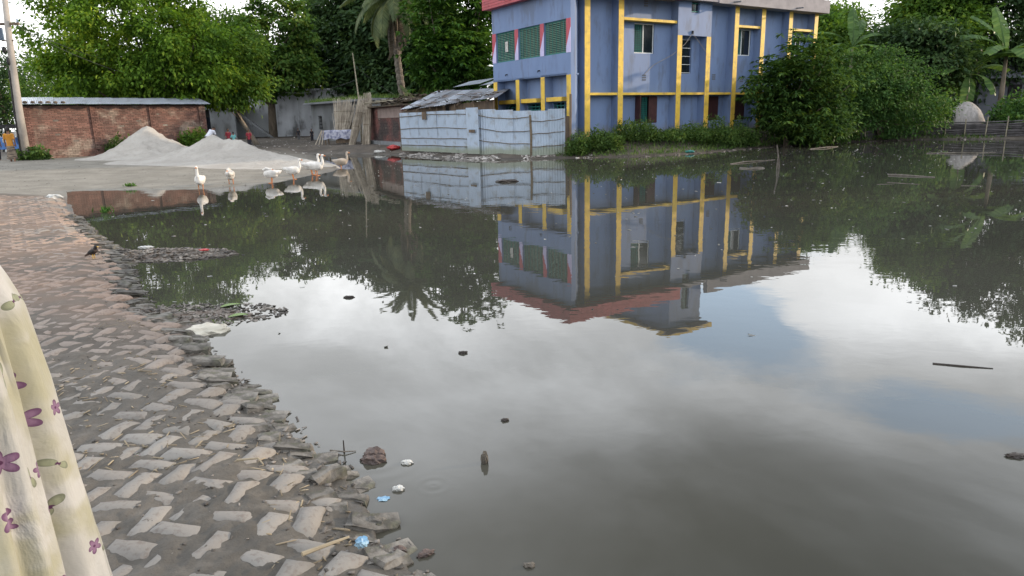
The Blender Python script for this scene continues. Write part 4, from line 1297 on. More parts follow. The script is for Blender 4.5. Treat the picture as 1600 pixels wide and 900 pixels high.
# ------------------------------------------------------------------ banana plants
def banana_leaf(name, Lg, W, up, droop, seed):
    rng = np.random.default_rng(seed); n = 18
    s = np.linspace(0, 1, n + 1)
    a = up - droop * s ** 1.2
    px = np.concatenate([[0], np.cumsum(np.cos(a[:-1]) * Lg / n)]); pz = np.concatenate([[0], np.cumsum(np.sin(a[:-1]) * Lg / n)])
    w = W * np.clip(np.sin(np.pi * np.clip(s * 1.02 - .1, 0, 1)) ** .6, 0, 1)
    V = []; F = []
    for sd in (-1, 1):
        b = len(V)
        for i in range(n):
            for e in (i, i + 1):
                nrm = np.array([-np.sin(a[e]), 0, np.cos(a[e])])
                c = np.array([px[e], 0, pz[e]])
                tear = 1 - (.18 * rng.random())
                edge = c + np.array([.03 * rng.normal(), sd * w[e] * .5 * tear, 0]) + nrm * (.10 * w[e] * (1 - 2.4 * s[e])) - np.array([0, 0, .18 * w[e] * s[e]])
                V += [tuple(c), tuple(edge)]
            k = b + i * 4
            F.append((k, k + 1, k + 3, k + 2))
    mb = MB().add(V, F)
    mb.tube([(x, 0, z - .012) for x, z in zip(px, pz)], [.035 * (1 - .8 * t) + .006 for t in s], 5)
    return mb.mesh(name, L_BAN)


def build_banana(base, label, stem_h, spec, seed):
    t = empty('banana_plant', base); tag(t, label, 'banana plant')
    rr = random.Random(seed)
    MB().tube([(0, 0, -.2), (.03, 0, stem_h * .5), (.0, 0, stem_h)], [.17, .14, .09], 10).build('stem', M['bark_pale'], t, True)
    for k, (az, up, dr, Lg, W) in enumerate(spec):
        link('leaf', banana_leaf('leaf', Lg, W, up, dr, seed * 10 + k), t, (0, 0, stem_h - .1 + .05 * k), (rr.uniform(-.25, .25), 0, R(az)))


build_banana((28.4, 44.2, .4), 'banana plant with arching leaves beside the tin roofed house', 3.0,
    [(75, 1.45, .5, 3.5, .95), (-20, 1.0, 1.5, 3.7, 1.0), (15, .65, 1.2, 3.6, 1.0), (170, 1.1, 1.4, 3.2, .9), (205, .6, 1.3, 2.8, .9), (-70, .1, 1.5, 2.6, .95), (-100, -.6, .9, 2.4, .95), (120, 1.3, .9, 3.5, .9), (-45, .9, 1.3, 3.2, .95)], 3)
build_banana((30.2, 43.6, .4), 'banana plant with upright leaves at the right edge', 4.2,
    [(80, 1.4, .5, 3.4, .85), (170, .95, 1.2, 3.3, .9), (0, .8, 1.5, 3.2, .9), (215, .6, 1.4, 3.0, .9), (-60, .5, 1.3, 2.9, .9), (140, 1.2, .8, 3.2, .85), (-95, .3, 1.3, 2.6, .9)], 4)
build_banana((21.6, 45.2, .4), 'banana plant rising behind the light green bush', 5.0,
    [(85, 1.45, .5, 2.8, .75), (150, 1.0, 1.2, 2.6, .7), (20, .9, 1.3, 2.6, .7), (-30, .3, 1.4, 2.4, .7), (200, .4, 1.4, 2.4, .7), (60, 1.2, 1.0, 2.6, .7)], 5)


# ------------------------------------------------------------------ weeds and shrubs along the banks
def weed(label, base, rx, ry, h, n, leaf, mat, seed, group, name='weed_clump', stalks=0, cat='weeds'):
    rng = np.random.default_rng(seed)
    t = empty(name, base); tag(t, label, cat, group)
    a = rng.random(n) * 2 * np.pi; r = np.sqrt(rng.random(n))
    hh = h * (.12 + 1.0 * rng.random(n) ** 1.4) * (1 - .45 * r ** 2) * (.55 + .9 * vnoise(np.cos(a) * r * rx * 3.2 + seed, np.sin(a) * r * ry * 3.2, seed))
    P = np.stack([np.cos(a) * r * rx, np.sin(a) * r * ry, hh], -1)
    D = unit(rng.normal(size=(n, 3)) * .8 + np.array([0, 0, .15])); N = unit(rng.normal(size=(n, 3)) * .5 + np.array([0, 0, 1.]))
    leaves('leaves', P, D, N, leaf[0] * (.6 + .8 * rng.random(n)), leaf[1] * (.7 + .6 * rng.random(n)), mat, t)
    st = MB(); rr = random.Random(seed)
    for k in range(int(10 + stalks)):
        aa, q = rr.uniform(0, 6.28), math.sqrt(rr.random()); x, y = math.cos(aa) * q * rx * .8, math.sin(aa) * q * ry * .8
        st.tube([(x, y, -.15), (x + rr.uniform(-.1, .1), y, h * .5), (x + rr.uniform(-.2, .2), y + rr.uniform(-.1, .1), h * rr.uniform(.7, 1.05 + .3 * (k >= 10)))], [.012, .009, .004], 4)
    tag(st.build('stems', mat, t), kind='stuff')


def zat(x, y): return float(base_h(np.array([x]), np.array([y]))[0])


for i, (x, y, rx, ry, h, n, lab) in enumerate((
        (2.95, 29.95, .55, .45, .95, 900, 'leafy weed clump against the right end of the tin fence'),
        (4.1, 30.4, .95, .6, .80, 2200, 'feathery weeds below the first yellow fin'),
        (5.6, 31.2, 1.0, .7, .85, 2400, 'feathery weeds below the second yellow fin'),
        (7.0, 31.7, 1.0, .7, .45, 1500, 'short sparse weeds below the shuttered lower window'),
        (8.3, 32.4, 1.0, .7, .70, 1900, 'weeds below the left fin of the stair tower'),
        (9.7, 33.1, 1.1, .8, .95, 2400, 'bushy weeds below the right fin of the stair tower'),
        (11.0, 33.9, 1.1, .8, .95, 2400, 'weeds at the left foot of the drooping-leaved tree'))):
    weed(lab, (x, y, zat(x, y) + .02), rx, ry, h, n, (.15, .055), L_WEED, 100 + i, 'weeds along the foot of the blue building', stalks=14)
for i, (x, y, rx, ry, h, n, lab) in enumerate((
        (-22.9, 33.9, .8, .4, .5, 700, 'leafy weeds at the foot of the electric pole'),
        (-20.6, 37.4, .9, .4, .75, 900, 'leafy weeds against the brick shed left of the sand heaps'),
        (-17.9, 40.4, 1.1, .5, 1.0, 1200, 'yellow-green weeds in the dip between the sand heaps'))):
    weed(lab, (x, y, zat(x, y)), rx, ry, h, n, (.20, .10), L_NEEM2 if i == 2 else L_WEED, 120 + i, 'weeds at the foot of the brick shed')
for i, (x, y, rx, ry, h, n, lab) in enumerate((
        (29.6, 40.6, 1.9, 1.2, 1.7, 3000, 'big-leaved shrub behind the bamboo fence at the right edge'),
        (27.2, 37.6, .9, .6, 1.3, 1400, 'green creeper heaped over the right end of the bamboo fence'),
        (31.8, 38.5, 1.6, 1.2, 2.0, 2600, 'green shrub hugging the far right edge'),
        (24.4, 42.6, 2.4, 1.0, 2.0, 2800, 'dim shrub behind the left part of the bamboo fence'))):
    weed(lab, (x, y, .3), rx, ry, h, n, (.22, .14), L_BUSH, 140 + i, 'shrubs on the right bank', name='shrub', cat='shrub')

# short grass and ground cover on the bank under the building
gp = []
for k in range(26000):
    x = random.uniform(2., 26.); y = random.uniform(29., 42.)
    gp.append((x, y))
gp = np.array(gp); sdv = pond_sd(gp[:, 0], gp[:, 1]); gp = gp[(sdv > .06) & (sdv < 2.6)]
gz = ground_h(gp[:, 0], gp[:, 1]); n = len(gp)
o = leaves('bank_grass', np.stack([gp[:, 0], gp[:, 1], gz - .01], -1), RNG.normal(size=(n, 3)) * .45 + np.array([0, 0, 1.]), RNG.normal(size=(n, 3)), .10 + .20 * RNG.random(n), .035, L_WEED)
tag(o, 'short grass and creeping weeds on the bank below the building', kind='stuff')
# ------------------------------------------------------------------ sand heaps
def build_heaps():
    def heap(name, label, x0, x1, y0, y1, fn, step=.09):
        X, Y = np.meshgrid(np.arange(x0, x1, step), np.arange(y0, y1, step))
        h = fn(X, Y)
        h = h + (fbm(X * 1.3, Y * 1.3, 4, 8) - .5) * .34 * sst(h, .05, .8) + (fbm(X * 5, Y * 5, 3, 18) - .5) * .14 * sst(h, .02, .4)
        g = base_h(X.ravel(), Y.ravel()).reshape(X.shape)
        Z = g + h - .05
        n, m = X.shape
        i, j = np.meshgrid(np.arange(n - 1), np.arange(m - 1), indexing='ij')
        F = np.stack([i * m + j, i * m + j + 1, (i + 1) * m + j + 1, (i + 1) * m + j], -1).reshape(-1, 4)
        hc = h.ravel()[F].max(1)
        F = F[hc > .035]
        u, inv = np.unique(F, return_inverse=True)
        V = np.stack([X, Y, Z], -1).reshape(-1, 3)[u]
        o = link(name, np_mesh(name, V, inv.reshape(-1, 4), M['sand'], True)); tag(o, label, 'sand heap', 'sand heaps by the pond')
    def A(X, Y):
        r = np.hypot((X + 17.8) / 1.0, (Y - 35.) / 1.15) + .25 * (vnoise(X * 1.1, Y * 1.1, 5) - .5)
        return 1.50 * np.exp(-(r / 1.42) ** 1.55)
    def Bf(X, Y):
        ax, ay, bx, by = -12.9, 31., -6.9, 27.0
        t = np.clip(((X - ax) * (bx - ax) + (Y - ay) * (by - ay)) / ((bx - ax) ** 2 + (by - ay) ** 2), 0, 1)
        d = np.hypot(X - ax - t * (bx - ax), Y - ay - t * (by - ay)) + .3 * (vnoise(X * .9, Y * .9, 6) - .5)
        H = 1.14 * (1 - t) ** 1.1 + .05
        side = np.where((X - ax) * (by - ay) - (Y - ay) * (bx - ax) > 0, 1.75, 1.2)
        return H * np.exp(-(np.maximum(d, 0) / side) ** 1.35)
    heap('sand_heap', 'pointed pale sand heap against the brick shed', -22.5, -13, 30, 40, A)
    heap('sand_heap', 'broad pale sand heap sloping down to the geese', -19, -5.5, 22, 36, Bf)


build_heaps()


# ------------------------------------------------------------------ geese
def goose(label, loc, rz, pose, mat, s=1., group='geese at the edge of the pond'):
    t = empty('goose', loc, rz); tag(t, label, 'goose', group)
    b = MB()
    Mr = Matrix.Rotation(R(-14), 4, 'Y')
    b.ball((0, 0, .34), (.25, .145, .15), 18, 12, Mr)                   # body, facing +x
    b.ball((.13, 0, .34), (.14, .13, .14), 14, 10)                      # breast
    b.ball((-.20, 0, .37), (.16, .10, .085), 14, 10, Matrix.Rotation(R(14), 4, 'Y'))   # rump
    b.tube([(-.28, 0, .40), (-.38, 0, .43)], [.06, .018], 8)            # tail
    for sd in (-1, 1): b.ball((-.04, sd * .10, .37), (.21, .05, .10), 14, 8, Matrix.Rotation(R(6), 4, 'Y'))   # folded wings
    b.ball((0, 0, .25), (.14, .10, .08), 12, 8)
    if pose == 'up':
        b.tube([(.20, 0, .36), (.265, 0, .44), (.27, 0, .54), (.25, 0, .64), (.265, 0, .70)], [.085, .058, .044, .040, .042], 10)
        b.ball((.285, 0, .715), (.062, .044, .046), 12, 8); head = Vector((.335, 0, .705)); hd = Vector((1, 0, -.18))
    elif pose == 'tall':
        b.tube([(.19, 0, .36), (.23, 0, .46), (.225, 0, .58), (.22, 0, .72)], [.085, .055, .042, .042], 10)
        b.ball((.24, 0, .745), (.06, .043, .046), 12, 8); head = Vector((.29, 0, .735)); hd = Vector((1, 0, -.15))
    else:                                                              # head laid back on the wing
        b.tube([(.20, 0, .38), (.24, .02, .48), (.15, .05, .53), (.03, .07, .50)], [.08, .058, .048, .044], 10)
        b.ball((-.01, .07, .49), (.06, .044, .046), 12, 8); head = Vector((-.06, .08, .475)); hd = Vector((-1, .1, -.35))
    fuse(b, 'body', mat, t, .012, 5)
    hd.normalize()
    MB().tube([head - hd * .02, head + hd * .03, head + hd * .065], [.026, .022, .010], 8).build('bill', M['orange'], t, True)
    for sd in (-1, 1):
        if pose != 'tuck' or True:
            MB().ball(head - hd * .055 + Vector((0, sd * .036, .014)), .008, 6, 5).build('eye', M['black'], t)
    for sd in (-1, 1):
        lg = MB().tube([(-.01, sd * .065, .24), (.0, sd * .065, .12), (.015, sd * .065, .008)], [.022, .014, .013], 7)
        lg = lg.build('leg', M['orange'], t)
        MB().prism([(.0, sd * .065 - .012), (.10, sd * .065 - .05), (.115, sd * .065), (.10, sd * .065 + .05), (0, sd * .065 + .012)], 'z', .0, .014).build('webbed_foot', M['orange'], lg)
    t.scale = (s,) * 3
    return t


goose('white goose with raised neck, leftmost of the flock', (-8.41, 18.95, -.02), R(-80), 'tall', M['goose'], .86)
goose('dull white goose with tucked head, second from the left', (-8.05, 20.15, 0.01), R(105), 'tuck', M['goose_dull'], .86)
goose('white goose resting its head on its back in mid flock', (-7.02, 20.6, .0), R(185), 'tuck', M['goose'], .82)
goose('white goose facing right, just right of the resting goose', (-6.74, 21.75, .0), R(8), 'up', M['goose'], .84)
goose('white goose half hidden behind the rightmost white goose', (-6.60, 23.35, .01), R(5), 'up', M['goose'], .92)
goose('white goose with orange bill, rightmost of the white ones', (-6.38, 23.1, .0), R(-8), 'up', M['goose'], .92)
goose('brownish goose wading apart at the tip of the sand', (-6.5, 27.1, -.10), R(10), 'up', M['goose_grey'], .92)


# ------------------------------------------------------------------ the brown bird on the road
def build_bird():
    x, y = -5.30, 8.62; z = float(ground_h(np.array([x]), np.array([y]))[0]) + .012
    t = empty('myna_bird', (x, y, z), R(-8)); tag(t, 'small brown bird with yellow bill and legs on the road edge', 'bird')
    b = MB()
    b.ball((0, 0, .085), (.062, .036, .040), 14, 10, Matrix.Rotation(R(-28), 4, 'Y'))
    b.ball((.028, 0, .098), (.036, .032, .034), 12, 8)
    b.tube([(-.04, 0, .072), (-.12, 0, .028)], [.022, .010], 8)
    fuse(b, 'body', M['feather_brown'], t, .005, 3)
    h = MB(); h.ball((.052, 0, .150), (.025, .021, .022), 12, 8); h.tube([(.035, 0, .115), (.050, 0, .145)], [.026, .021], 8)
    fuse(h, 'head', M['feather_dark'], t, .005, 3)
    MB().prism([(-.05, .0), (-.155, -.016), (-.16, .016)], 'z', -.003, .003).build('tail', M['feather_dark'], t, False, (0, 0, .045), (0, R(-24), 0))
    MB().tube([(.072, 0, .150), (.100, 0, .145)], [.008, .002], 6).build('bill', M['yellow_bill'], t)
    for sd in (-1, 1):
        MB().tube([(.005, sd * .014, .055), (.0, sd * .015, .028), (.008, sd * .016, .0)], [.007, .004, .004], 6).build('leg', M['yellow_bill'], t)
        MB().ball((0.0, sd * .033, .088), (.055, .008, .026), 10, 6, Matrix.Rotation(R(-24), 4, 'Y')).build('wing', M['feather_dark'], t, True)


build_bird()


# ------------------------------------------------------------------ people
def cloth(name, c1, c2=None, scale=5., stripes=None):
    if stripes:
        m = pm(name, c1, c2, scale, .85, lo=.45, hi=.55, stretch=stripes); return m
    return pm(name, c1, c2 or tuple(v * .8 for v in c1), scale, .85, .2, 40)


def person(label, loc, rz, h, top, bottom, skirt=False, pose='stand', group='villagers across the pond', name='person', sleeves=True, hairlen=.0):
    """body as one skin, clothes and hair as children; built facing +x, scaled to height h"""
    t = empty(name, loc, rz); tag(t, label, 'person', group)
    s = h / 1.70
    bend = {'stand': 0., 'walk': .06, 'stoop': .85, 'squat': .35}[pose]
    hipz = {'stand': .90, 'walk': .89, 'stoop': .84, 'squat': .34}[pose]
    hip = Vector((0, 0, hipz)); up = Vector((math.sin(bend), 0, math.cos(bend))); fw = Vector((math.cos(bend), 0, -math.sin(bend)))
    sh = hip + up * .50; neck = hip + up * .58; hd = hip + up * .74 + fw * .02
    b = MB(); c = MB(); lo = MB()
    for (p0, p1, r0, r1) in ((hip, hip + up * .28, .135, .125), (hip + up * .28, sh, .125, .15)):
        b.tube([p0, p1], [r0 * .88, r1 * .88], 12); c.tube([p0 - up * .06, p0, p1], [r0 * 1.16, r0 * 1.1, r1 * 1.05], 14)
    b.tube([sh, neck, hd - up * .04], [.075, .055, .055], 10)
    b.ball(hd, (.095, .075, .115), 14, 10, Matrix.Rotation(bend, 4, 'Y'))
    b.ball(hd + fw * .095 - up * .01, (.018, .014, .022), 8, 6)                       # nose
    for sd in (-1, 1):
        y = Vector((0, sd, 0))
        b.ball(hd + y * .077, (.018, .010, .028), 8, 6)                                # ears
        s0 = sh + y * .165
        el = {'stand': s0 - up * .27 + y * .06 + fw * .01, 'walk': s0 - up * .27 + y * .05 + fw * .09 * sd, 'stoop': s0 + Vector((.10, 0, -.25)), 'squat': s0 + Vector((.2, 0, -.18))}[pose]
        wr = {'stand': el + Vector((.05, 0, -.24)), 'walk': el + Vector((.10, 0, -.22)), 'stoop': el + Vector((.05, 0, -.25)), 'squat': el + Vector((.22, -sd * .1, .02))}[pose]
        b.tube([sh + y * .10, s0, el, wr], [.06, .052, .040, .030], 9)
        c.tube([sh + y * .09, s0, s0 * .15 + el * .85], [.075, .068, .060], 9)
        pd = (wr - el).normalized()
        b.tube([wr, wr + pd * .09], [.032, .036], 8)
        for k in range(4): b.tube([wr + pd * .08 + fw * (.024 - .016 * k), wr + pd * (.165 - .012 * abs(k - 1)) + fw * (.026 - .018 * k)], [.010, .008], 6)
        b.tube([wr + pd * .03 + fw * .03, wr + pd * .09 + fw * .055], [.011, .009], 6)
        st = {'stand': .02 * sd, 'walk': .17 * sd, 'stoop': .05 * sd, 'squat': 0}[pose]
        if pose == 'squat': kn = Vector((.32, sd * .14, .40)); an = Vector((.10, sd * .12, .07))
        else: kn = Vector((st * .5 + .02, sd * .09, .47)); an = Vector((st - .02, sd * .09, .08))
        b.tube([hip + y * .08, kn, an], [.090, .060, .042], 10)
        lo.tube([hip + y * .085 + Vector((0, 0, .05)), kn, an + (kn - an) * .12], [.112, .080, .066], 10)
        b.tube([an - Vector((.04, 0, .035)), an + Vector((.14, 0, -.05))], [.038, .030], 8)
    fuse(b, 'body', M['skin'], t, .020 if h > 1.2 else .022, 3)
    fuse(c, 'shirt', top, t, .024, 2)
    if skirt:
        fo = [1 + .06 * math.sin(5 * 2 * math.pi * k / 26) for k in range(26)]
        vs = []; fs = []
        prof = [(.135, hipz + .06), (.165, hipz - .10), (.19, .55), (.215, .30), (.23, .20)]
        for r, z in prof:
            for k in range(26):
                a = 2 * math.pi * k / 26; q = r * (1 + (fo[k] - 1) * (hipz - z + .1)); vs.append((q * math.cos(a) * .92, q * math.sin(a), z))
        for i in range(len(prof) - 1):
            for k in range(26): fs.append((i * 26 + k, i * 26 + (k + 1) % 26, (i + 1) * 26 + (k + 1) % 26, (i + 1) * 26 + k))
        MB().add(vs, fs).build('skirt', bottom, t, True)
    else:
        fuse(lo, 'trousers', bottom, t, .022, 2)
    hr = MB(); hr.ball(hd + up * .022 - fw * .018, (.100, .084, .108), 12, 8, Matrix.Rotation(bend, 4, 'Y'))
    if hairlen: hr.ball(hd - fw * .10 - up * .05, (.05, .055, .05), 10, 8)
    hr.build('hair', M['hair'], t, True)
    t.scale = (s,) * 3
    return t


C_MUSTARD = cloth('mustard_blouse', (.46, .21, .03), (.36, .16, .025))
C_STRIPE = cloth('striped_skirt', (.20, .16, .12), (.07, .055, .045), 3., (1, 1, 8.))
C_WHITE = cloth('white_shirt', (.62, .64, .72)); C_RED = cloth('dark_red_shirt', (.27, .035, .05)); C_TEAL = cloth('teal_shirt', (.16, .42, .43))
C_PINK = cloth('pink_dress', (.38, .06, .16)); C_DARK = cloth('dark_cloth', (.03, .03, .038)); C_NAVY = cloth('navy_cloth', (.03, .035, .07)); C_GREY = cloth('grey_cloth', (.13, .13, .14))
person('woman in mustard blouse and striped skirt walking away on the road', (-23.2, 32.9, .20), R(118), 1.62, C_MUSTARD, C_STRIPE, True, 'walk', hairlen=1)
person('person in dark clothes at the left edge beside the woman', (-25.1, 34.6, .22), R(95), 1.5, C_PINK, C_DARK, False, 'stand')
person('child in pink squatting between the woman and the pole', (-24.4, 36.4, .24), R(-60), 1.25, C_PINK, C_DARK, False, 'squat')
person('stooping man in white shirt behind the sand heap', (-16.7, 39.3, .28), R(70), 1.62, C_WHITE, C_NAVY, False, 'stoop')
person('child in red shirt bending beside the teal shirted child', (-16.75, 42.3, .28), R(-40), 1.2, C_RED, C_DARK, False, 'walk')
person('child in pale teal shirt beside the sand heap', (-16.2, 41.7, .28), R(120), 1.0, C_TEAL, C_GREY, False, 'stand')
person('child in dark red standing apart right of the heap top', (-15.4, 42., .28), R(-80), 1.12, C_RED, C_DARK, False, 'stand')
person('small dark figure standing by the trunk of the yard tree', (-16.6, 56., .3), R(-90), 1.0, C_DARK, C_GREY, False, 'stand')
person('small dark figure at the corner of the grey house', (-14.6, 52.6, .3), R(-60), .95, C_DARK, C_DARK, False, 'stand')


# woman in a flowered veil standing close beside the camera
def flower_cloth():
    m = bpy.data.materials.new('flowered_cloth'); m.use_nodes = True
    q = NT(m.node_tree); b = m.node_tree.nodes['Principled BSDF']
    uv = q.n('ShaderNodeTexCoord').outputs['UV']
    base = q.mix(q.ramp(q.noise(uv, 5., 3), .40, .62), (.35, .345, .325), (.29, .28, .20))
    base = q.mix(q.ramp(q.noise(q.v('ADD', uv, (4, 2, 0)), 7., 3), .52, .68), base, (.39, .385, .37))
    def flowers(col, scale, ofs, size, petals, color, edge, prob, sharp=1.):
        p = q.v('ADD', q.v('SCALE', uv, scale), ofs)
        vo = q.n('ShaderNodeTexVoronoi', voronoi_dimensions='2D'); vo.inputs['Scale'].default_value = 1.; vo.inputs['Randomness'].default_value = .75
        q.put(vo.inputs['Vector'], p)
        d = q.v('SUBTRACT', p, vo.outputs['Position']); x, y, _ = q.sep(d)
        r = q.m('SQRT', q.m('ADD', q.m('MULTIPLY', x, x), q.m('MULTIPLY', y, y)))
        rnd = q.sep(vo.outputs['Color'])
        th = q.m('ADD', q.m('ARCTAN2', y, x), q.m('MULTIPLY', rnd[0], 6.28))
        lobe = q.m('POWER', q.m('ABSOLUTE', q.m('COSINE', q.m('MULTIPLY', th, petals / 2.))), sharp)
        lim = q.m('MULTIPLY', q.m('ADD', .42 / sharp ** 1.3, q.m('MULTIPLY', lobe, 1. - .42 / sharp ** 1.3)), size)
        inside = q.m('MULTIPLY', q.m('LESS_THAN', r, lim), q.m('GREATER_THAN', rnd[1], prob))
        rim = q.ramp(q.m('DIVIDE', r, lim), .55, .95)
        pc = q.mix(rim, color, edge)
        pc = q.mix(q.ramp(r, size * .12, size * .2, 1., 0.), pc, (.06, .012, .05))
        return q.mix(inside, col, pc)
    col = flowers(base, 10., (2.3, 7.1, 0), .24, 2, (.20, .215, .14), (.13, .14, .095), .5, 4.)       # leaf pairs
    # thin stems
    wv = q.n('ShaderNodeTexWave', wave_type='BANDS', bands_direction='X'); wv.inputs['Scale'].default_value = 1.1; wv.inputs['Distortion'].default_value = 5.; wv.inputs['Detail'].default_value = 1.
    q.put(wv.inputs['Vector'], uv)
    stem = q.m('MULTIPLY', q.ramp(wv.outputs['Fac'], .985, .995), q.ramp(q.noise(uv, 4., 1), .48, .55))
    col = q.mix(q.m('MULTIPLY', stem, .8), col, (.11, .11, .09))
    col = flowers(col, 8.2, (0, 0, 0), .21, 5, (.19, .105, .18), (.10, .040, .092), .35)
    col = flowers(col, 13., (5.2, 1.3, 0), .21, 5, (.18, .10, .17), (.095, .036, .088), .5)
    q.put(b.inputs['Base Color'], col); b.inputs['Roughness'].default_value = .85; b.inputs['Sheen Weight'].default_value = .15
    bn = q.n('ShaderNodeBump'); bn.inputs['Strength'].default_value = .6; bn.inputs['Distance'].default_value = .014
    q.put(bn.inputs['Height'], q.m('ADD', q.noise(q.v('MULTIPLY', uv, (1., .45, 1.)), 16., 4, .6, .5), q.m('MULTIPLY', q.noise(uv, 320., 2), .05))); q.put(b.inputs['Normal'], bn.outputs[0])
    tr = q.n('ShaderNodeBsdfTranslucent'); q.put(tr.inputs['Color'], col)
    mx = q.n('ShaderNodeMixShader'); mx.inputs[0].default_value = .12
    q.put(mx.inputs[1], b.outputs[0]); q.put(mx.inputs[2], tr.outputs[0]); q.put(m.node_tree.nodes['Material Output'].inputs['Surface'], mx.outputs[0])
    return m


def build_veiled():
    t = empty('person', (-1.20, 1.15, .24), R(60)); tag(t, 'woman in cream veil printed with purple flowers standing at the left edge', 'person')
    FL = flower_cloth()
    nu, nv = 300, 90
    U_, V_ = np.meshgrid(np.linspace(0, 1, nu + 1), np.linspace(0, 1, nv + 1))
    th = U_ * 2 * np.pi; z = .03 + V_ * 1.30
    prof_z = np.array([.03, .3, .6, .8, 1.0, 1.15, 1.25, 1.31, 1.33]); prof_r = np.array([.40, .385, .36, .345, .33, .315, .28, .19, .07])
    r = np.interp(z, prof_z, prof_r)
    amp = np.interp(z, [0, .6, 1.0, 1.2, 1.33], [.075, .060, .045, .028, .0])
    tw = th + .25 * (1.3 - z)
    fold = .45 * np.sin(9 * tw + 1.1 * np.sin(2 * tw + z * 2.)) + .60 * np.sin(21 * tw + 1.7 + 1.6 * z + 1.3 * np.sin(3 * tw)) + .32 * np.sin(37 * tw + z * 3)
    r = r + amp * fold * .62
    X = r * np.cos(th) * .86; Y = r * np.sin(th)
    V = np.stack([X, Y, z], -1).reshape(-1, 3)
    i, j = np.meshgrid(np.arange(nv), np.arange(nu), indexing='ij'); w = nu + 1
    F = np.stack([i * w + j, i * w + j + 1, (i + 1) * w + j + 1, (i + 1) * w + j], -1).reshape(-1, 4)
    uv = np.stack([U_ * 2.2, z], -1).reshape(-1, 2)
    link('veil', np_mesh('veil', V, F, FL, True, uv), t)
    b = MB()
    b.tube([(0, 0, 1.22), (.01, 0, 1.36), (.01, 0, 1.42)], [.10, .055, .055], 12)
    b.ball((.015, 0, 1.50), (.095, .076, .118), 16, 12); b.ball((.11, 0, 1.49), (.02, .015, .024), 8, 6)
    b.tube([(.10, -.025, 1.435), (.10, .025, 1.435)], [.010, .010], 6)
    b.tube([(0, 0, .75), (0, 0, 1.24)], [.13, .15], 12)
    for sd in (-1, 1):
        b.tube([(0, sd * .09, .78), (.02, sd * .09, .42), (0, sd * .09, .05)], [.09, .06, .042], 10); b.tube([(-.04, sd * .09, .02), (.14, sd * .09, .012)], [.035, .028], 8)
    fuse(b, 'body', M['skin'], t, .018, 3)
    # scarf: drawn round the face, falling in folds over the shoulders
    nu, prof = 60, [(.275, 1.22), (.255, 1.245), (.235, 1.26), (.215, 1.275), (.19, 1.29), (.145, 1.33), (.118, 1.39), (.112, 1.46), (.112, 1.53), (.10, 1.59), (.065, 1.635), (.0, 1.65)]
    vs = []; fs = []
    for k, (r_, z_) in enumerate(prof):
        f = max(0., 1 - k / 6.)
        for i_ in range(nu):
            a_ = 2 * math.pi * i_ / nu
            face = max(0., math.cos(a_)) ** 3 * (.045 if 7 <= k <= 9 else .0)
            q_ = r_ * (1 + .07 * f * math.sin(11 * a_ + k * .3) + .04 * f * math.sin(19 * a_)) - face
            vs.append((q_ * math.cos(a_) * .93 - .012, q_ * math.sin(a_), z_))
    for k in range(len(prof) - 1):
        for i_ in range(nu): fs.append((k * nu + i_, k * nu + (i_ + 1) % nu, (k + 1) * nu + (i_ + 1) % nu, (k + 1) * nu + i_))
    hm = np_mesh('headscarf', vs, fs, FL, True, uv=[(math.atan2(p_[1], p_[0]) * .3, p_[2]) for p_ in vs])
    link('headscarf', hm, t)
    for sd in (-1, 1): MB().ball((.100, sd * .032, 1.515), .010, 8, 6).build('eye', M['black'], t)


build_veiled()


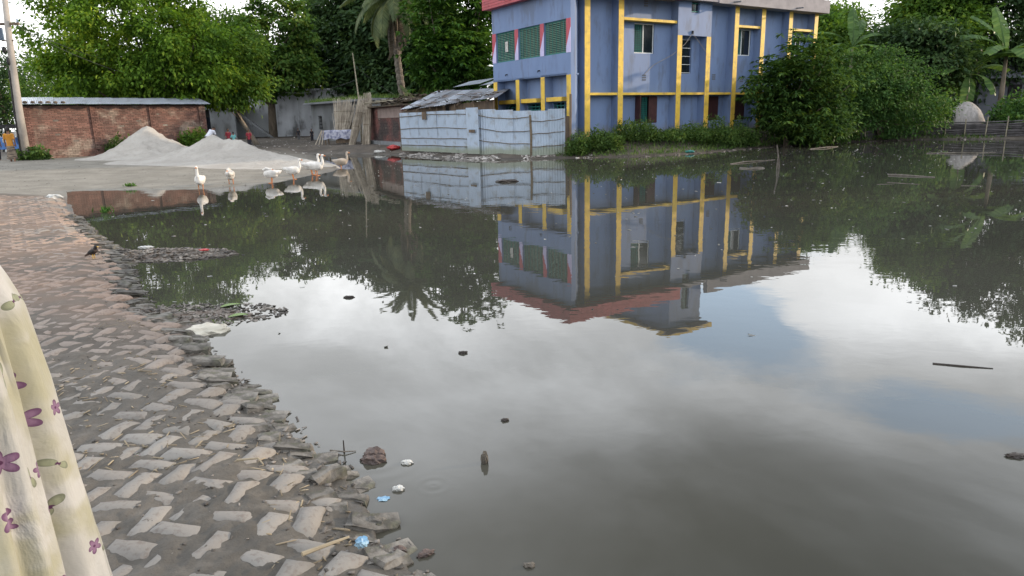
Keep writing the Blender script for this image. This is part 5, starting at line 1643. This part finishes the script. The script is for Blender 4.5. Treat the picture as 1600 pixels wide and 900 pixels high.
# ------------------------------------------------------------------ electric poles, wires, vehicle
def build_poles():
    t = empty('electric_pole', (-23.23, 33.9, .22)); tag(t, 'tall tapered concrete electric pole at the shed corner', 'pole')
    MB().tube([(0, 0, -.4), (.06, 0, 2.5), (.20, 0, 5.), (.38, 0, 7.35)], [.185, .165, .14, .115], 12).build('shaft', M['concrete'], t, True)
    MB().tube([(-.13, -.17, .3), (-.07, -.165, 2.2), (.05, -.15, 4.2)], .035, 6).build('cable', M['black'], t)
    MB().ball((.02, -.16, 5.1), (.10, .09, .16), 10, 8).build('cable_coil', M['black'], t, True)
    MB().ball((.10, -.14, 4.6), (.08, .08, .18), 10, 8).build('cable_coil', M['black'], t, True)
    MB().box(-.55, .55, -.06, .06, 6.2, 6.3).build('cross_arm', M['wood'], t, False, (.26, 0, 0))
    for x in (-.5, .05, .5): MB().lathe([(.03, 0), (.05, .04), (.03, .08), (.045, .12), (.02, .16)], 10, (.26 + x, 0, 6.3)).build('insulator', M['transf'], t)
    # transformer on the pole's left
    o = MB().box(-.22, .22, -.18, .18, 0, .55).build('transformer', M['transf'], t, False, (-.28, -.05, 5.55))
    for k in range(4): MB().box(-.20 + k * .11, -.18 + k * .11, -.23, -.181, .05, .5).build('fin', M['transf'], o)
    MB().lathe([(.03, 0), (.045, .04), (.025, .1), (.02, .14)], 8, (.05, 0, .55)).build('bushing', M['transf'], o)
    MB().box(-.1, .42, -.03, .03, 5.50, 5.55).build('bracket', M['wood'], t)
    def wire(label, a, b, sag, r=.012):
        a, b = Vector(a), Vector(b)
        pts = [a.lerp(b, k / 14) - Vector((0, 0, sag * 4 * (k / 14) * (1 - k / 14))) for k in range(15)]
        tag(MB().tube(pts, r, 5).build('overhead_wire', M['wire']), label, 'wire', 'overhead wires')
    wire('upper wire from the pole top towards the bright tree', (-22.9, 33.9, 6.6), (-24.2, 47., 5.6), .3, .010)
    wire('lower wire from the pole arm towards the bright tree', (-22.5, 33.9, 6.3), (-22.6, 46., 4.6), .3, .010)
    wire('wire leaving the pole top to the left edge', (-22.85, 33.9, 7.4), (-40., 30., 7.3), .3)
    wire('sagging wire between pole and far pole', (-23., 33.9, 5.2), (-54.6, 80., 7.6), .9)
    t = empty('electric_pole', (-54.9, 80., .3)); tag(t, 'thin far electric pole with small cross arm at the left edge', 'pole')
    MB().tube([(0, 0, -.3), (.1, 0, 5), (.3, 0, 9.0)], [.2, .17, .13], 10).build('shaft', M['concrete'], t, True)
    MB().box(-.9, .9, -.06, .06, 8.5, 8.6).build('cross_arm', M['wood'], t); MB().beam((-.7, 0, 8.5), (.25, 0, 7.8), .06, .06).build('brace', M['wood'], t)
    # thin bamboo pole beside the jute sticks
    t = tag(MB().tube([(-9.55, 46., .3), (-9.55, 46., 3.3), (-9.72, 46., 5.95)], [.06, .05, .03], 7).build('bamboo_pole', M['bamboo_pale']), 'slim bare bamboo pole rising behind the jute bundle', 'pole')
    wire('thin wire from the bamboo pole to the date palm', (-9.66, 46., 5.2), (-6.9, 52., 2.9), .25, .010)
    wire('thin wire from the bamboo pole to the left trees', (-9.66, 46., 4.3), (-17., 55., 4.0), .3, .010)


build_poles()


def build_rickshaw():
    t = empty('auto_rickshaw', (-29.2, 42.6, .27), R(20)); tag(t, 'small blue vehicle with dark canopy behind the walking woman', 'vehicle')
    blue = pm('vehicle_blue', (.08, .20, .48), (.06, .15, .38), 2., .4)
    b = MB().prism([(-1.1, .35), (1.0, .35), (1.35, .55), (1.25, 1.0), (.75, 1.0), (.7, .62), (-.2, .62), (-.25, 1.05), (-1.15, 1.05)], 'y', -.55, .55).build('body', blue, t)
    MB().box(-.9, -.3, -.57, -.551, .75, .95).build('side_panel', M['plastic_white'], b)
    MB().prism([(-1.2, 1.62), (-.9, 1.78), (.7, 1.78), (1.05, 1.60), (1.02, 1.56), (-1.2, 1.56)], 'y', -.6, .6).build('canopy', M['black'], t)
    for x in (-1.1, -.2, .95):
        for y in (-.53, .53): MB().tube([(x, y, 1.0), (x * .98, y, 1.57)], .025, 6).build('canopy_post', M['alu'], t)
    MB().box(1.02, 1.03, -.5, .5, 1.05, 1.5).build('windscreen', M['glass'], t)
    for x, y in ((-.75, -.5), (-.75, .5), (1.2, 0)):
        wl = MB()
        n = 18; vs = []; fs = []
        for k in range(n):
            a = 2 * math.pi * k / n
            for rr_, yy in ((.25, -.04), (.25, .04), (.16, .05), (.16, -.05)): vs.append((x + rr_ * math.cos(a), y + yy, .25 + rr_ * math.sin(a)))
        for k in range(n):
            for e in range(4): fs.append((k * 4 + e, k * 4 + (e + 1) % 4, ((k + 1) % n) * 4 + (e + 1) % 4, ((k + 1) % n) * 4 + e))
        wo = wl.add(vs, fs).build('wheel', M['black'], t, True)
        MB().ball((x, y, .25), (.15, .045, .15), 12, 8).build('rim', M['alu'], wo, True)
    MB().ball((1.36, 0, .75), (.05, .09, .09), 10, 8).build('headlight', M['alu'], t, True)


build_rickshaw()


# ------------------------------------------------------------------ jute sticks, bed, small yard things
def sticks(name, label, n, base, spread_b, top, spread_t, seed, cat='jute sticks'):
    rr = random.Random(seed); mb = MB()
    for k in range(n):
        a = rr.uniform(-1, 1); b = rr.uniform(-1, 1)
        j = a * .8 + rr.uniform(-.3, .3)
        p0 = Vector(base) + Vector((a * spread_b[0], b * spread_b[1], 0)); p1 = Vector(top) + Vector((j * spread_t[0], b * spread_t[1], rr.uniform(-.75, .35)))
        m_ = p0.lerp(p1, .5) + Vector((rr.gauss(0, .02), rr.gauss(0, .02), 0))
        mb.tube([p0, m_, p1], [.016, .014, .007], 4, False)
    t = empty(name, base); tag(t, label, cat)
    o = mb.build('sticks', M['jute'], t, False, (-base[0], -base[1], -base[2])); tag(o, kind='stuff')
    for f in (.45, .75):
        c = Vector(base).lerp(Vector(top), f) - Vector(base); w = spread_b[0] * (1 - f) + spread_t[0] * f * .9
        pts = [c + Vector((math.cos(a) * (w + .02), math.sin(a) * (spread_b[1] * (1 - f) + spread_t[1] * f + .05), 0)) for a in [i * 2 * math.pi / 16 for i in range(17)]]
        MB().tube(pts, .012, 5, False).build('binding', M['bamboo'], t)
    return t


sticks('jute_stick_bundle', 'tall upright bundle of pale jute sticks by the brick hut', 210, (-8.75, 43.4, .25), (.22, .2, 0), (-8.55, 43.9, 3.1), (.26, .18, 0), 1)
sticks('jute_stick_bundle', 'slanting bundle of pale jute sticks leaning on the upright bundle', 130, (-9.65, 43.3, .25), (.17, .18, 0), (-8.95, 43.9, 2.9), (.2, .15, 0), 2)
sticks('jute_stick_fan', 'fan of pale jute sticks leaning on the grey house', 300, (-10.8, 45.9, .7), (.35, .25, 0), (-10.8, 47.3, 2.95), (.80, .3, 0), 3)


def build_cot():
    t = empty('covered_cot', (-10.7, 45., .27)); tag(t, 'wooden cot covered with a grey patterned cloth before the grey house', 'cot')
    for x in (-.85, .85):
        for y in (-.4, .4): MB().tube([(x, y, 0), (x, y, .85)], .04, 7).build('leg', M['wood'], t)
    MB().box(-.95, .95, -.45, .45, .80, .86).build('frame', M['wood'], t)
    X, Y = np.meshgrid(np.linspace(-1.05, 1.05, 40), np.linspace(-.9, .55, 26))
    Z = np.where(Y < -.47, .99 + (Y + .47) * 1.2 + .04 * np.sin(X * 9), 1.0 + .03 * np.sin(X * 3) * np.cos(Y * 4))
    Yy = np.where(Y < -.47, -.48 - (-.47 - Y) * .12 + .03 * np.sin(X * 11), Y)
    n, m = X.shape; i, j = np.meshgrid(np.arange(n - 1), np.arange(m - 1), indexing='ij')
    F = np.stack([i * m + j, i * m + j + 1, (i + 1) * m + j + 1, (i + 1) * m + j], -1).reshape(-1, 4)
    cl = pm('patterned_cloth', (.34, .35, .42), (.16, .17, .25), 6., .85, lo=.45, hi=.6)
    link('cover_cloth', np_mesh('cover_cloth', np.stack([X, Yy, Z - .06], -1).reshape(-1, 3), F, cl, True), t)
    MB().box(-.2, .85, -.35, .35, .15, .8).build('box_under_cot', M['wood'], t)
    for k, (x0, x1) in enumerate(((-1.0, -1.25), (-1.02, -1.5), (-.9, -1.05))): MB().tube([(x0, -.5, .95), (x1, -.6, 0)], .03, 6).build('prop_stick', M['jute'], t)


build_cot()


# ------------------------------------------------------------------ right bank: bamboo fence, hay dome, tin house
def build_right():
    t = empty('bamboo_fence', (24.6, 38.7, 0)); tag(t, 'low weathered fence of horizontal bamboo slats at the water edge', 'fence')
    o = Vector(t.location)
    path = [Vector((19.2, 38.3, 0)), Vector((23.0, 39.3, 0)), Vector((26.9, 36.9, 0)), Vector((30.6, 33.2, 0))]
    rr = random.Random(2)
    for a, b in zip(path[:-1], path[1:]):
        d = b - a; n = Vector((d.y, -d.x, 0)).normalized()
        for k in range(9):
            z = .05 + k * .105 + rr.uniform(-.015, .015)
            pts = []
            for i in range(7):
                p = a.lerp(b, i / 6.) + n * rr.uniform(-.02, .02); p.z = z + rr.uniform(-.02, .02) + (.03 * math.sin(i + k)); pts.append(p - o)
            MB().tube(pts, [.030 + rr.uniform(-.006, .008)] * 7, 6).build('slat', M_SLAT, t)
        for i in range(5):
            p = a.lerp(b, (i + .3) / 5.); h = rr.choice((.95, 1.05, 1.15))
            MB().tube([p + n * .06 - o + Vector((0, 0, -.3)), p + n * .05 - o + Vector((rr.uniform(-.06, .06), 0, h))], .032, 7).build('post', M['bamboo_pale'], t)
        MB().add([a - n * .05 - o + Vector((0, 0, -.2)), b - n * .05 - o + Vector((0, 0, -.2)), b - n * .05 - o + Vector((0, 0, .80)), a - n * .05 - o + Vector((0, 0, .80))], [(0, 1, 2, 3)]).build('mat_backing', M_SLAT, t)
    # hay dome
    t = empty('hay_stack', (27.75, 43., .35)); tag(t, 'domed pale grey hay stack behind the bamboo fence', 'hay stack')
    nu, nv = 48, 16; vs = []; fs = []
    for j in range(nv + 1):
        f = j / nv; r = 1.12 * (1 - f ** 1.9) ** .62; z = f * 1.68
        for i in range(nu):
            a = 2 * math.pi * i / nu; q = r * (1 + .03 * math.sin(i * 2.7) + .02 * math.sin(i * 5.1 + j))
            vs.append((q * math.cos(a), q * math.sin(a), z))
    for j in range(nv):
        for i in range(nu): fs.append((j * nu + i, j * nu + (i + 1) % nu, (j + 1) * nu + (i + 1) % nu, (j + 1) * nu + i))
    MB().add(vs, fs).build('straw_dome', M['hay'], t, True)
    MB().tube([(0, 0, 1.5), (.03, 0, 2.05)], .04, 6).build('centre_pole', M['bamboo'], t)
    MB().tube([(-1.11, 0, .35)] + [(1.11 * math.cos(a), 1.11 * math.sin(a), .35) for a in [math.pi + i * .3925 for i in range(1, 17)]], .012, 5).build('tie_rope', M['bamboo'], t)
    # tin roofed house at the right edge
    t = empty('tin_roof_house', (38.2, 53., 1.3)); tag(t, 'house with pale tin roof behind the banana plants', 'house')
    MB().box(-3.2, 3.5, 0, 4., -1.3, 2.5).build('wall', M['interior'], t)
    sh = corrugated('roof_sheet', 3.1, .9, M['tin_bright'])
    for k in range(8):
        link('roof_sheet', sh, t, (-3.5 + k * .88, -.8, 2.35), (R(33), 0, 0)); link('roof_sheet', sh, t, (-2.6 + k * .88, 4.3, 2.35), (R(33), 0, R(180)))
    MB().prism([(-.3, 2.5), (4., 2.5), (1.8, 3.9)], 'x', -3.2, -3.1).build('gable', M['interior'], t)
    MB().box(-1., 0, -.04, -.003, 0, 1.9).build('door', M['dark'], t)


M_SLAT = pm('weathered_slats', (.105, .10, .105), (.060, .057, .058), 3., .85, .3, 20, objrand=.5)
build_right()


# ------------------------------------------------------------------ things in and beside the water
def crumple(name, label, loc, size, mat, seed, cat, group=None, rot=0., smooth=False):
    bm = bmesh.new(); bmesh.ops.create_icosphere(bm, subdivisions=3, radius=1.)
    rr = random.Random(seed); ph = [rr.uniform(0, 6) for _ in range(9)]
    for v in bm.verts:
        d = v.co.normalized()
        k = 1 + .16 * math.sin(4 * d.x + ph[0]) * math.sin(4.5 * d.y + ph[1]) + .12 * math.sin(9 * d.y + ph[2] + 3 * d.z) + .09 * math.sin(14 * d.x + 7 * d.z + ph[3]) + .05 * math.sin(23 * d.y + 11 * d.x + ph[4])
        v.co = Vector((d.x * size[0], d.y * size[1], d.z * size[2])) * k
    me = bpy.data.meshes.new(name); bm.to_mesh(me); bm.free(); me.materials.append(mat)
    if smooth: me.polygons.foreach_set('use_smooth', [True] * len(me.polygons))
    o = link(name, me, None, loc, (0, 0, rot)); tag(o, label, cat, group); return o


def gz_(x, y): return float(ground_h(np.array([x]), np.array([y]))[0])


crumple('plastic_bag', 'white plastic bag lying where road meets the sand', (-11.1, 16.9, max(.06, gz_(-11.1, 16.9) + .03)), (.20, .14, .075), M['plastic_white'], 1, 'bag')
crumple('plastic_bag', 'crumpled blue plastic bag among the edge bricks', (-.62, 2.41, .085), (.026, .026, .020), M['plastic_blue'], 2, 'bag')
crumple('plastic_scrap', 'pale blue plastic scrap floating by the edge bricks', (-.62, 2.87, .002), (.028, .022, .004), M['plastic_blue'], 3, 'plastic scrap')
crumple('woven_sack', 'half sunk cream sack floating off the road', (-2.62, 5.62, .0), (.19, .12, .055), M['sack'], 4, 'sack', rot=.3)
crumple('coconut_husk', 'brown fibrous husk half sunk beside the edge bricks', (-.74, 3.29, .005), (.056, .046, .044), M['husk'], 5, 'husk')
crumple('coconut_husk', 'smaller brown husk touching the larger husk', (-.735, 3.235, .003), (.062, .035, .032), M['husk'], 15, 'husk')
crumple('stone', 'mossy brick lump standing in the water past the edge', (-.615, 2.64, .02), (.045, .03, .03), M_EDGE, 6, 'stone')
crumple('stone', 'grey wet stone just off the brick edge', (-.485, 2.46, .005), (.032, .026, .022), M['husk'], 7, 'stone')
crumple('fruit_pod', 'brown rotten pod floating near the bottom edge', (-.375, 2.44, .005), (.034, .018, .014), M['husk'], 8, 'pod', rot=.5)
crumple('white_lump', 'white lump floating right of the edge bricks', (-.565, 2.95, .005), (.028, .02, .014), M['plastic_white'], 9, 'scrap')
crumple('white_lump', 'white scrap floating right of the husk', (-.56, 3.21, .004), (.03, .02, .012), M['plastic_white'], 10, 'scrap')
crumple('twig_stump', 'small upright twisted stump sticking out of the pond', (-.16, 3.19, .02), (.018, .016, .045), M['drift'], 11, 'stump')
crumple('floating_clod', 'dark clod floating in open water', (-.06, 3.69, .004), (.022, .016, .010), M['stick'], 12, 'debris')
crumple('floating_clod', 'dark leaf scrap floating in mid pond', (-.38, 4.89, .004), (.032, .02, .014), M['stick'], 13, 'debris')
crumple('floating_clod', 'dark scrap floating at the right edge', (2.49, 3.12, .004), (.05, .025, .012), M['stick'], 14, 'debris')
crumple('floating_clod', 'speckled scrap floating at the bottom centre', (.04, 2.35, .004), (.022, .014, .012), M['drift'], 16, 'debris')
crumple('floating_clod', 'dark clump floating in front of the tin fence', (-.05, 19.1, .01), (.30, .18, .05), M['stick'], 17, 'debris')
crumple('floating_clod', 'dark clod on the water left of the palm reflection', (-1.63, 6.66, .004), (.05, .03, .016), M['stick'], 18, 'debris')
crumple('basin', 'red plastic basin lying beside the tin fence', (-6.2, 38., .30), (.34, .3, .13), M['plastic_red'], 20, 'basin')
crumple('scrap_heap', 'white scrap at the water edge near the red basin', (-6.9, 37.6, .12), (.3, .2, .08), M['plastic_white'], 21, 'scrap')
crumple('cloth_scrap', 'small red scrap on the muddy spit', (-4.2, 9.30, .05), (.07, .05, .015), M['plastic_red'], 22, 'scrap')
crumple('plastic_scrap', 'white plastic scrap on the muddy spit', (-5.15, 9.60, .055), (.10, .06, .02), M['plastic_white'], 23, 'scrap')
crumple('plastic_scrap', 'green plastic scrap at the bank below the building', (7.9, 30.6, .08), (.22, .15, .06), M['teal'], 24, 'scrap')


def leaf_obj(name, label, loc, Lg, W, mat, rot):
    vs = []; fs = []; n = 8
    for i in range(n + 1):
        t = i / n; w = W * math.sin(math.pi * min(1, t * .93 + .05)) ** .8
        vs += [((t - .5) * Lg, -w / 2, .012 * math.sin(t * 3)), ((t - .5) * Lg, 0, -.004 + .010 * math.sin(t * 3)), ((t - .5) * Lg, w / 2, .014 * math.sin(t * 3))]
    for i in range(n):
        for k in range(2): fs.append((i * 3 + k, i * 3 + k + 1, i * 3 + k + 4, i * 3 + k + 3))
    b = len(vs); vs += [(x, y, z - .004) for x, y, z in vs[:]]; fs += [tuple(i + b for i in f[::-1]) for f in fs[:]]
    o = MB().add(vs, fs).build(name, mat, None, True, loc, (0, 0, rot)); tag(o, label, 'leaf')


leaf_obj('fallen_leaf', 'large green leaf floating off the road edge', (-2.50, 6.05, .012), .17, .085, M['green_leaf'], R(25))
leaf_obj('fallen_leaf', 'green leaf floating nearer the muddy spit', (-2.72, 6.42, .012), .20, .075, M['green_leaf'], R(35))


def stick(label, pts, r, mat, cat='stick', name='floating_stick'):
    rad = [r * (1 - .5 * i / (len(pts) - 1)) for i in range(len(pts))]
    tag(MB().tube(pts, rad, 6).build(name, mat), label, cat)


stick('long dark stick floating at the right', [(2.86, 4.43, .001), (3.02, 4.365, .004), (3.19, 4.31, .001)], .008, M['stick'])
stick('upright twig of a small cross standing in the water', [(-.91, 3.34, -.05), (-.908, 3.335, .075)], .006, M['stick'], name='standing_twig')
stick('lying twig of the small cross in the water', [(-.99, 3.36, .006), (-.91, 3.33, .012), (-.85, 3.35, .004)], .005, M['drift'])
stick('tall leaning stake standing in the pond before the drooping tree', [(8.20, 21.1, -.3), (8.16, 21.1, .25), (8.08, 21.12, .72)], .035, M['drift'], name='stake')
stick('thin stake beside the tall leaning stake', [(8.05, 20.95, -.3), (8.08, 21., .2), (8.10, 21., .45)], .022, M['drift'], name='stake')
stick('weathered log floating at the right', [(9.95, 18.2, .0), (10.2, 17.9, .01), (10.62, 17.3, .0)], .04, M['drift'], name='floating_log')
stick('pale reed floating below the log', [(8.5, 16.0, .0), (8.9, 16.0, .002)], .010, M['drift'])
stick('pale reed slanting below the log', [(8.95, 16.4, .0), (9.35, 15.75, .002)], .011, M['drift'])
stick('short pale reed right of the others', [(10.0, 15.3, .0), (10.35, 15.1, .002)], .010, M['drift'])
stick('pale driftwood branch by the far stake', [(7.5, 23.6, .0), (8.2, 24.2, .03), (9.6, 25.2, .0)], .028, M['drift'], name='driftwood')
stick('pale forked driftwood near the bamboo fence', [(15.9, 26.6, .0), (17., 26.2, .03), (18.2, 26.1, .0)], .03, M['drift'], name='driftwood')
stick('brownish branch on the shore under the light green bush', [(13.6, 31.6, .0), (14.6, 32.2, .04), (15.6, 33.2, .0)], .035, M['drift'], name='driftwood')
stick('dry bamboo sheath lying on the brick edge', [(-.80, 2.24, .155), (-.71, 2.32, .145), (-.66, 2.38, .13)], .009, M['straw'], name='bamboo_sheath')
stick('pale twig lying on the road bricks', [(-1.30, 2.93, .185), (-1.20, 2.93, .192), (-1.16, 2.88, .188)], .006, M['straw'], name='fallen_twig')

# ring shaped drift near the stakes
pts = [(7.5 + .36 * math.cos(a), 21.5 + .27 * math.sin(a), .0 + .010 * math.sin(3 * a)) for a in [i * 2 * math.pi / 22 for i in range(23)]]
tag(MB().tube(pts, .032, 7, False).build('floating_coil', M['drift'], None, True), 'pale coil of rope or vine floating before the stakes', 'coil')

# green tuft growing out of the shallow water
def tuft(label, loc, n, h, seed):
    t = empty('water_plant', loc); tag(t, label, 'plant'); rng = np.random.default_rng(seed)
    leaves('blades', rng.normal(size=(n, 3)) * np.array([.08, .05, .0]), rng.normal(size=(n, 3)) * .5 + np.array([0, 0, 1.]), rng.normal(size=(n, 3)), h * (.6 + .6 * rng.random(n)), .03, L_MID, t)


tuft('small green tuft growing in the shallow water', (-8.35, 14.25, 0), 40, .17, 1)
tuft('small weed on the sand at the water edge', (-11.0, 20.2, .04), 60, .12, 2)

# shards, straw and specks nobody could count
def flakes(name, label, P, size, mat, seed, parent=None, flat=.25):
    rng = np.random.default_rng(seed); n = len(P)
    a = rng.random(n) * 2 * np.pi; L = size[0] * (.4 + 1.2 * rng.random(n) ** 2); W = size[1] * (.4 + 1. * rng.random(n)); H = np.minimum(L, W) * flat
    tilt = rng.normal(size=n) * .22
    x = np.stack([np.cos(a), np.sin(a), tilt], -1); y = np.stack([-np.sin(a), np.cos(a), rng.normal(size=n) * .2], -1); z = np.array([0, 0, 1.])
    V = []
    for sx, sy, sz in ((-1, -1, 0), (1, -1, 0), (1, 1, 0), (-1, 1, 0), (-.8, -.8, 1), (.8, -.8, 1), (.8, .8, 1), (-.8, .8, 1)):
        j = 1 + .35 * rng.normal(size=(n, 1)) * .5
        V.append(P + x * (sx * L / 2)[:, None] * j + y * (sy * W / 2)[:, None] * j + z * (sz * H)[:, None])
    V = np.stack(V, 1).reshape(-1, 3)
    f = np.array([(0, 3, 2, 1), (4, 5, 6, 7), (0, 1, 5, 4), (1, 2, 6, 5), (2, 3, 7, 6), (3, 0, 4, 7)])
    F = (np.arange(n)[:, None, None] * 8 + f[None]).reshape(-1, 4)
    o = link(name, np_mesh(name, V, F, mat), parent); tag(o, label, kind='stuff'); return o


def scatter(n, box, cond, seed):
    rng = np.random.default_rng(seed)
    p = np.stack([rng.uniform(box[0], box[1], n), rng.uniform(box[2], box[3], n)], -1)
    sd = pond_sd(p[:, 0], p[:, 1]); return p[cond(p[:, 0], p[:, 1], sd)]


def on_ground(p, dz=0.): return np.column_stack([p, ground_h(p[:, 0], p[:, 1]) + dz])


p = scatter(2600, (-3.4, .5, 1.7, 6.5), lambda x, y, s: (s > .05) & (s < 2.6) & (vnoise(x * 2.2, y * 2.2, 31) > .45), 1)
flakes('straw_litter', 'bits of straw and stalk littering the muddy road', on_ground(p, .004), (.055, .006), M['straw'], 1, flat=.6)
p = scatter(1500, (-3.4, .5, 1.7, 7.), lambda x, y, s: (s > .02) & (s < 3.), 2)
flakes('road_grit', 'crumbs of brick and clods of mud on the road', on_ground(p, .0), (.016, .013), M['chips'], 2, flat=.5)
p = scatter(5000, (-6.2, -3.4, 8.3, 10.3), lambda x, y, s: (spit(x, y) > .022) & (s < .3), 3)
flakes('spit_debris', 'dark rubbish and chips covering the muddy spit', np.column_stack([p, np.maximum(ground_h(p[:, 0], p[:, 1]), .0) + .002]), (.06, .03), M['chips'], 3)
p = scatter(2500, (-4.3, -1.9, 5.4, 7.0), lambda x, y, s: (spit(x, y) > .010) & (s < .15), 4)
flakes('shallow_debris', 'dark scum and chips in the shallows by the road', np.column_stack([p, np.maximum(ground_h(p[:, 0], p[:, 1]), .0) + .001]), (.05, .022), M['chips'], 4)
p = scatter(4200, (-5.5, 3.5, 28.5, 36.), lambda x, y, s: (s > -.2) & (s < 1.2) & (vnoise(x * 1.3, y * 1.3, 12) > .5), 5)
flakes('bank_rubbish', 'pale rubbish and rubble strewn below the tin fence', np.column_stack([p, np.maximum(ground_h(p[:, 0], p[:, 1]), .0) + .004]), (.13, .08), M['pale_stone'], 5, flat=.3)
p = scatter(2600, (3.5, 26., 28.5, 41.), lambda x, y, s: (s > -.5) & (s < .5), 6)
flakes('shore_litter', 'dead leaves and litter along the far shore', np.column_stack([p, np.maximum(ground_h(p[:, 0], p[:, 1]), .0) + .004]), (.16, .06), M['chips'], 6)
p = scatter(9000, (-6., .6, 1.7, 10.), lambda x, y, s: (s > -.12) & (s < .30), 12)
flakes('edge_scum', 'dark scum and broken bits caught along the brick edge', np.column_stack([p, np.maximum(ground_h(p[:, 0], p[:, 1]), .0) + .004]), (.035, .014), M['chips'], 12)
rng = np.random.default_rng(9)
p = scatter(1700, (-9, 26., 2.2, 36.), lambda x, y, s: (s < -.15) & (rng.random(len(x)) < np.clip((y / 16.) ** 1.2, .05, 1)), 7)
pz = np.column_stack([p, np.full(len(p), .0015)])
flakes('floating_specks', 'pale specks of scum floating on the pond', pz, (.042, .028), M['speck'], 7, flat=.12)
p = scatter(500, (-30, -5, 36, 62), lambda x, y, s: (s > .3) & (x > -19), 8)
flakes('yard_litter', 'pale litter on the dark ground of the yard', on_ground(p, .003), (.12, .08), M['pale_stone'], 8)
p = scatter(900, (-24, -5.5, 19, 34), lambda x, y, s: (s > -.05) & (beach_w(x, y) > .6), 9)
flakes('sand_litter', 'small dark litter on the sandy bank', on_ground(p, .0), (.05, .02), M['chips'], 9)
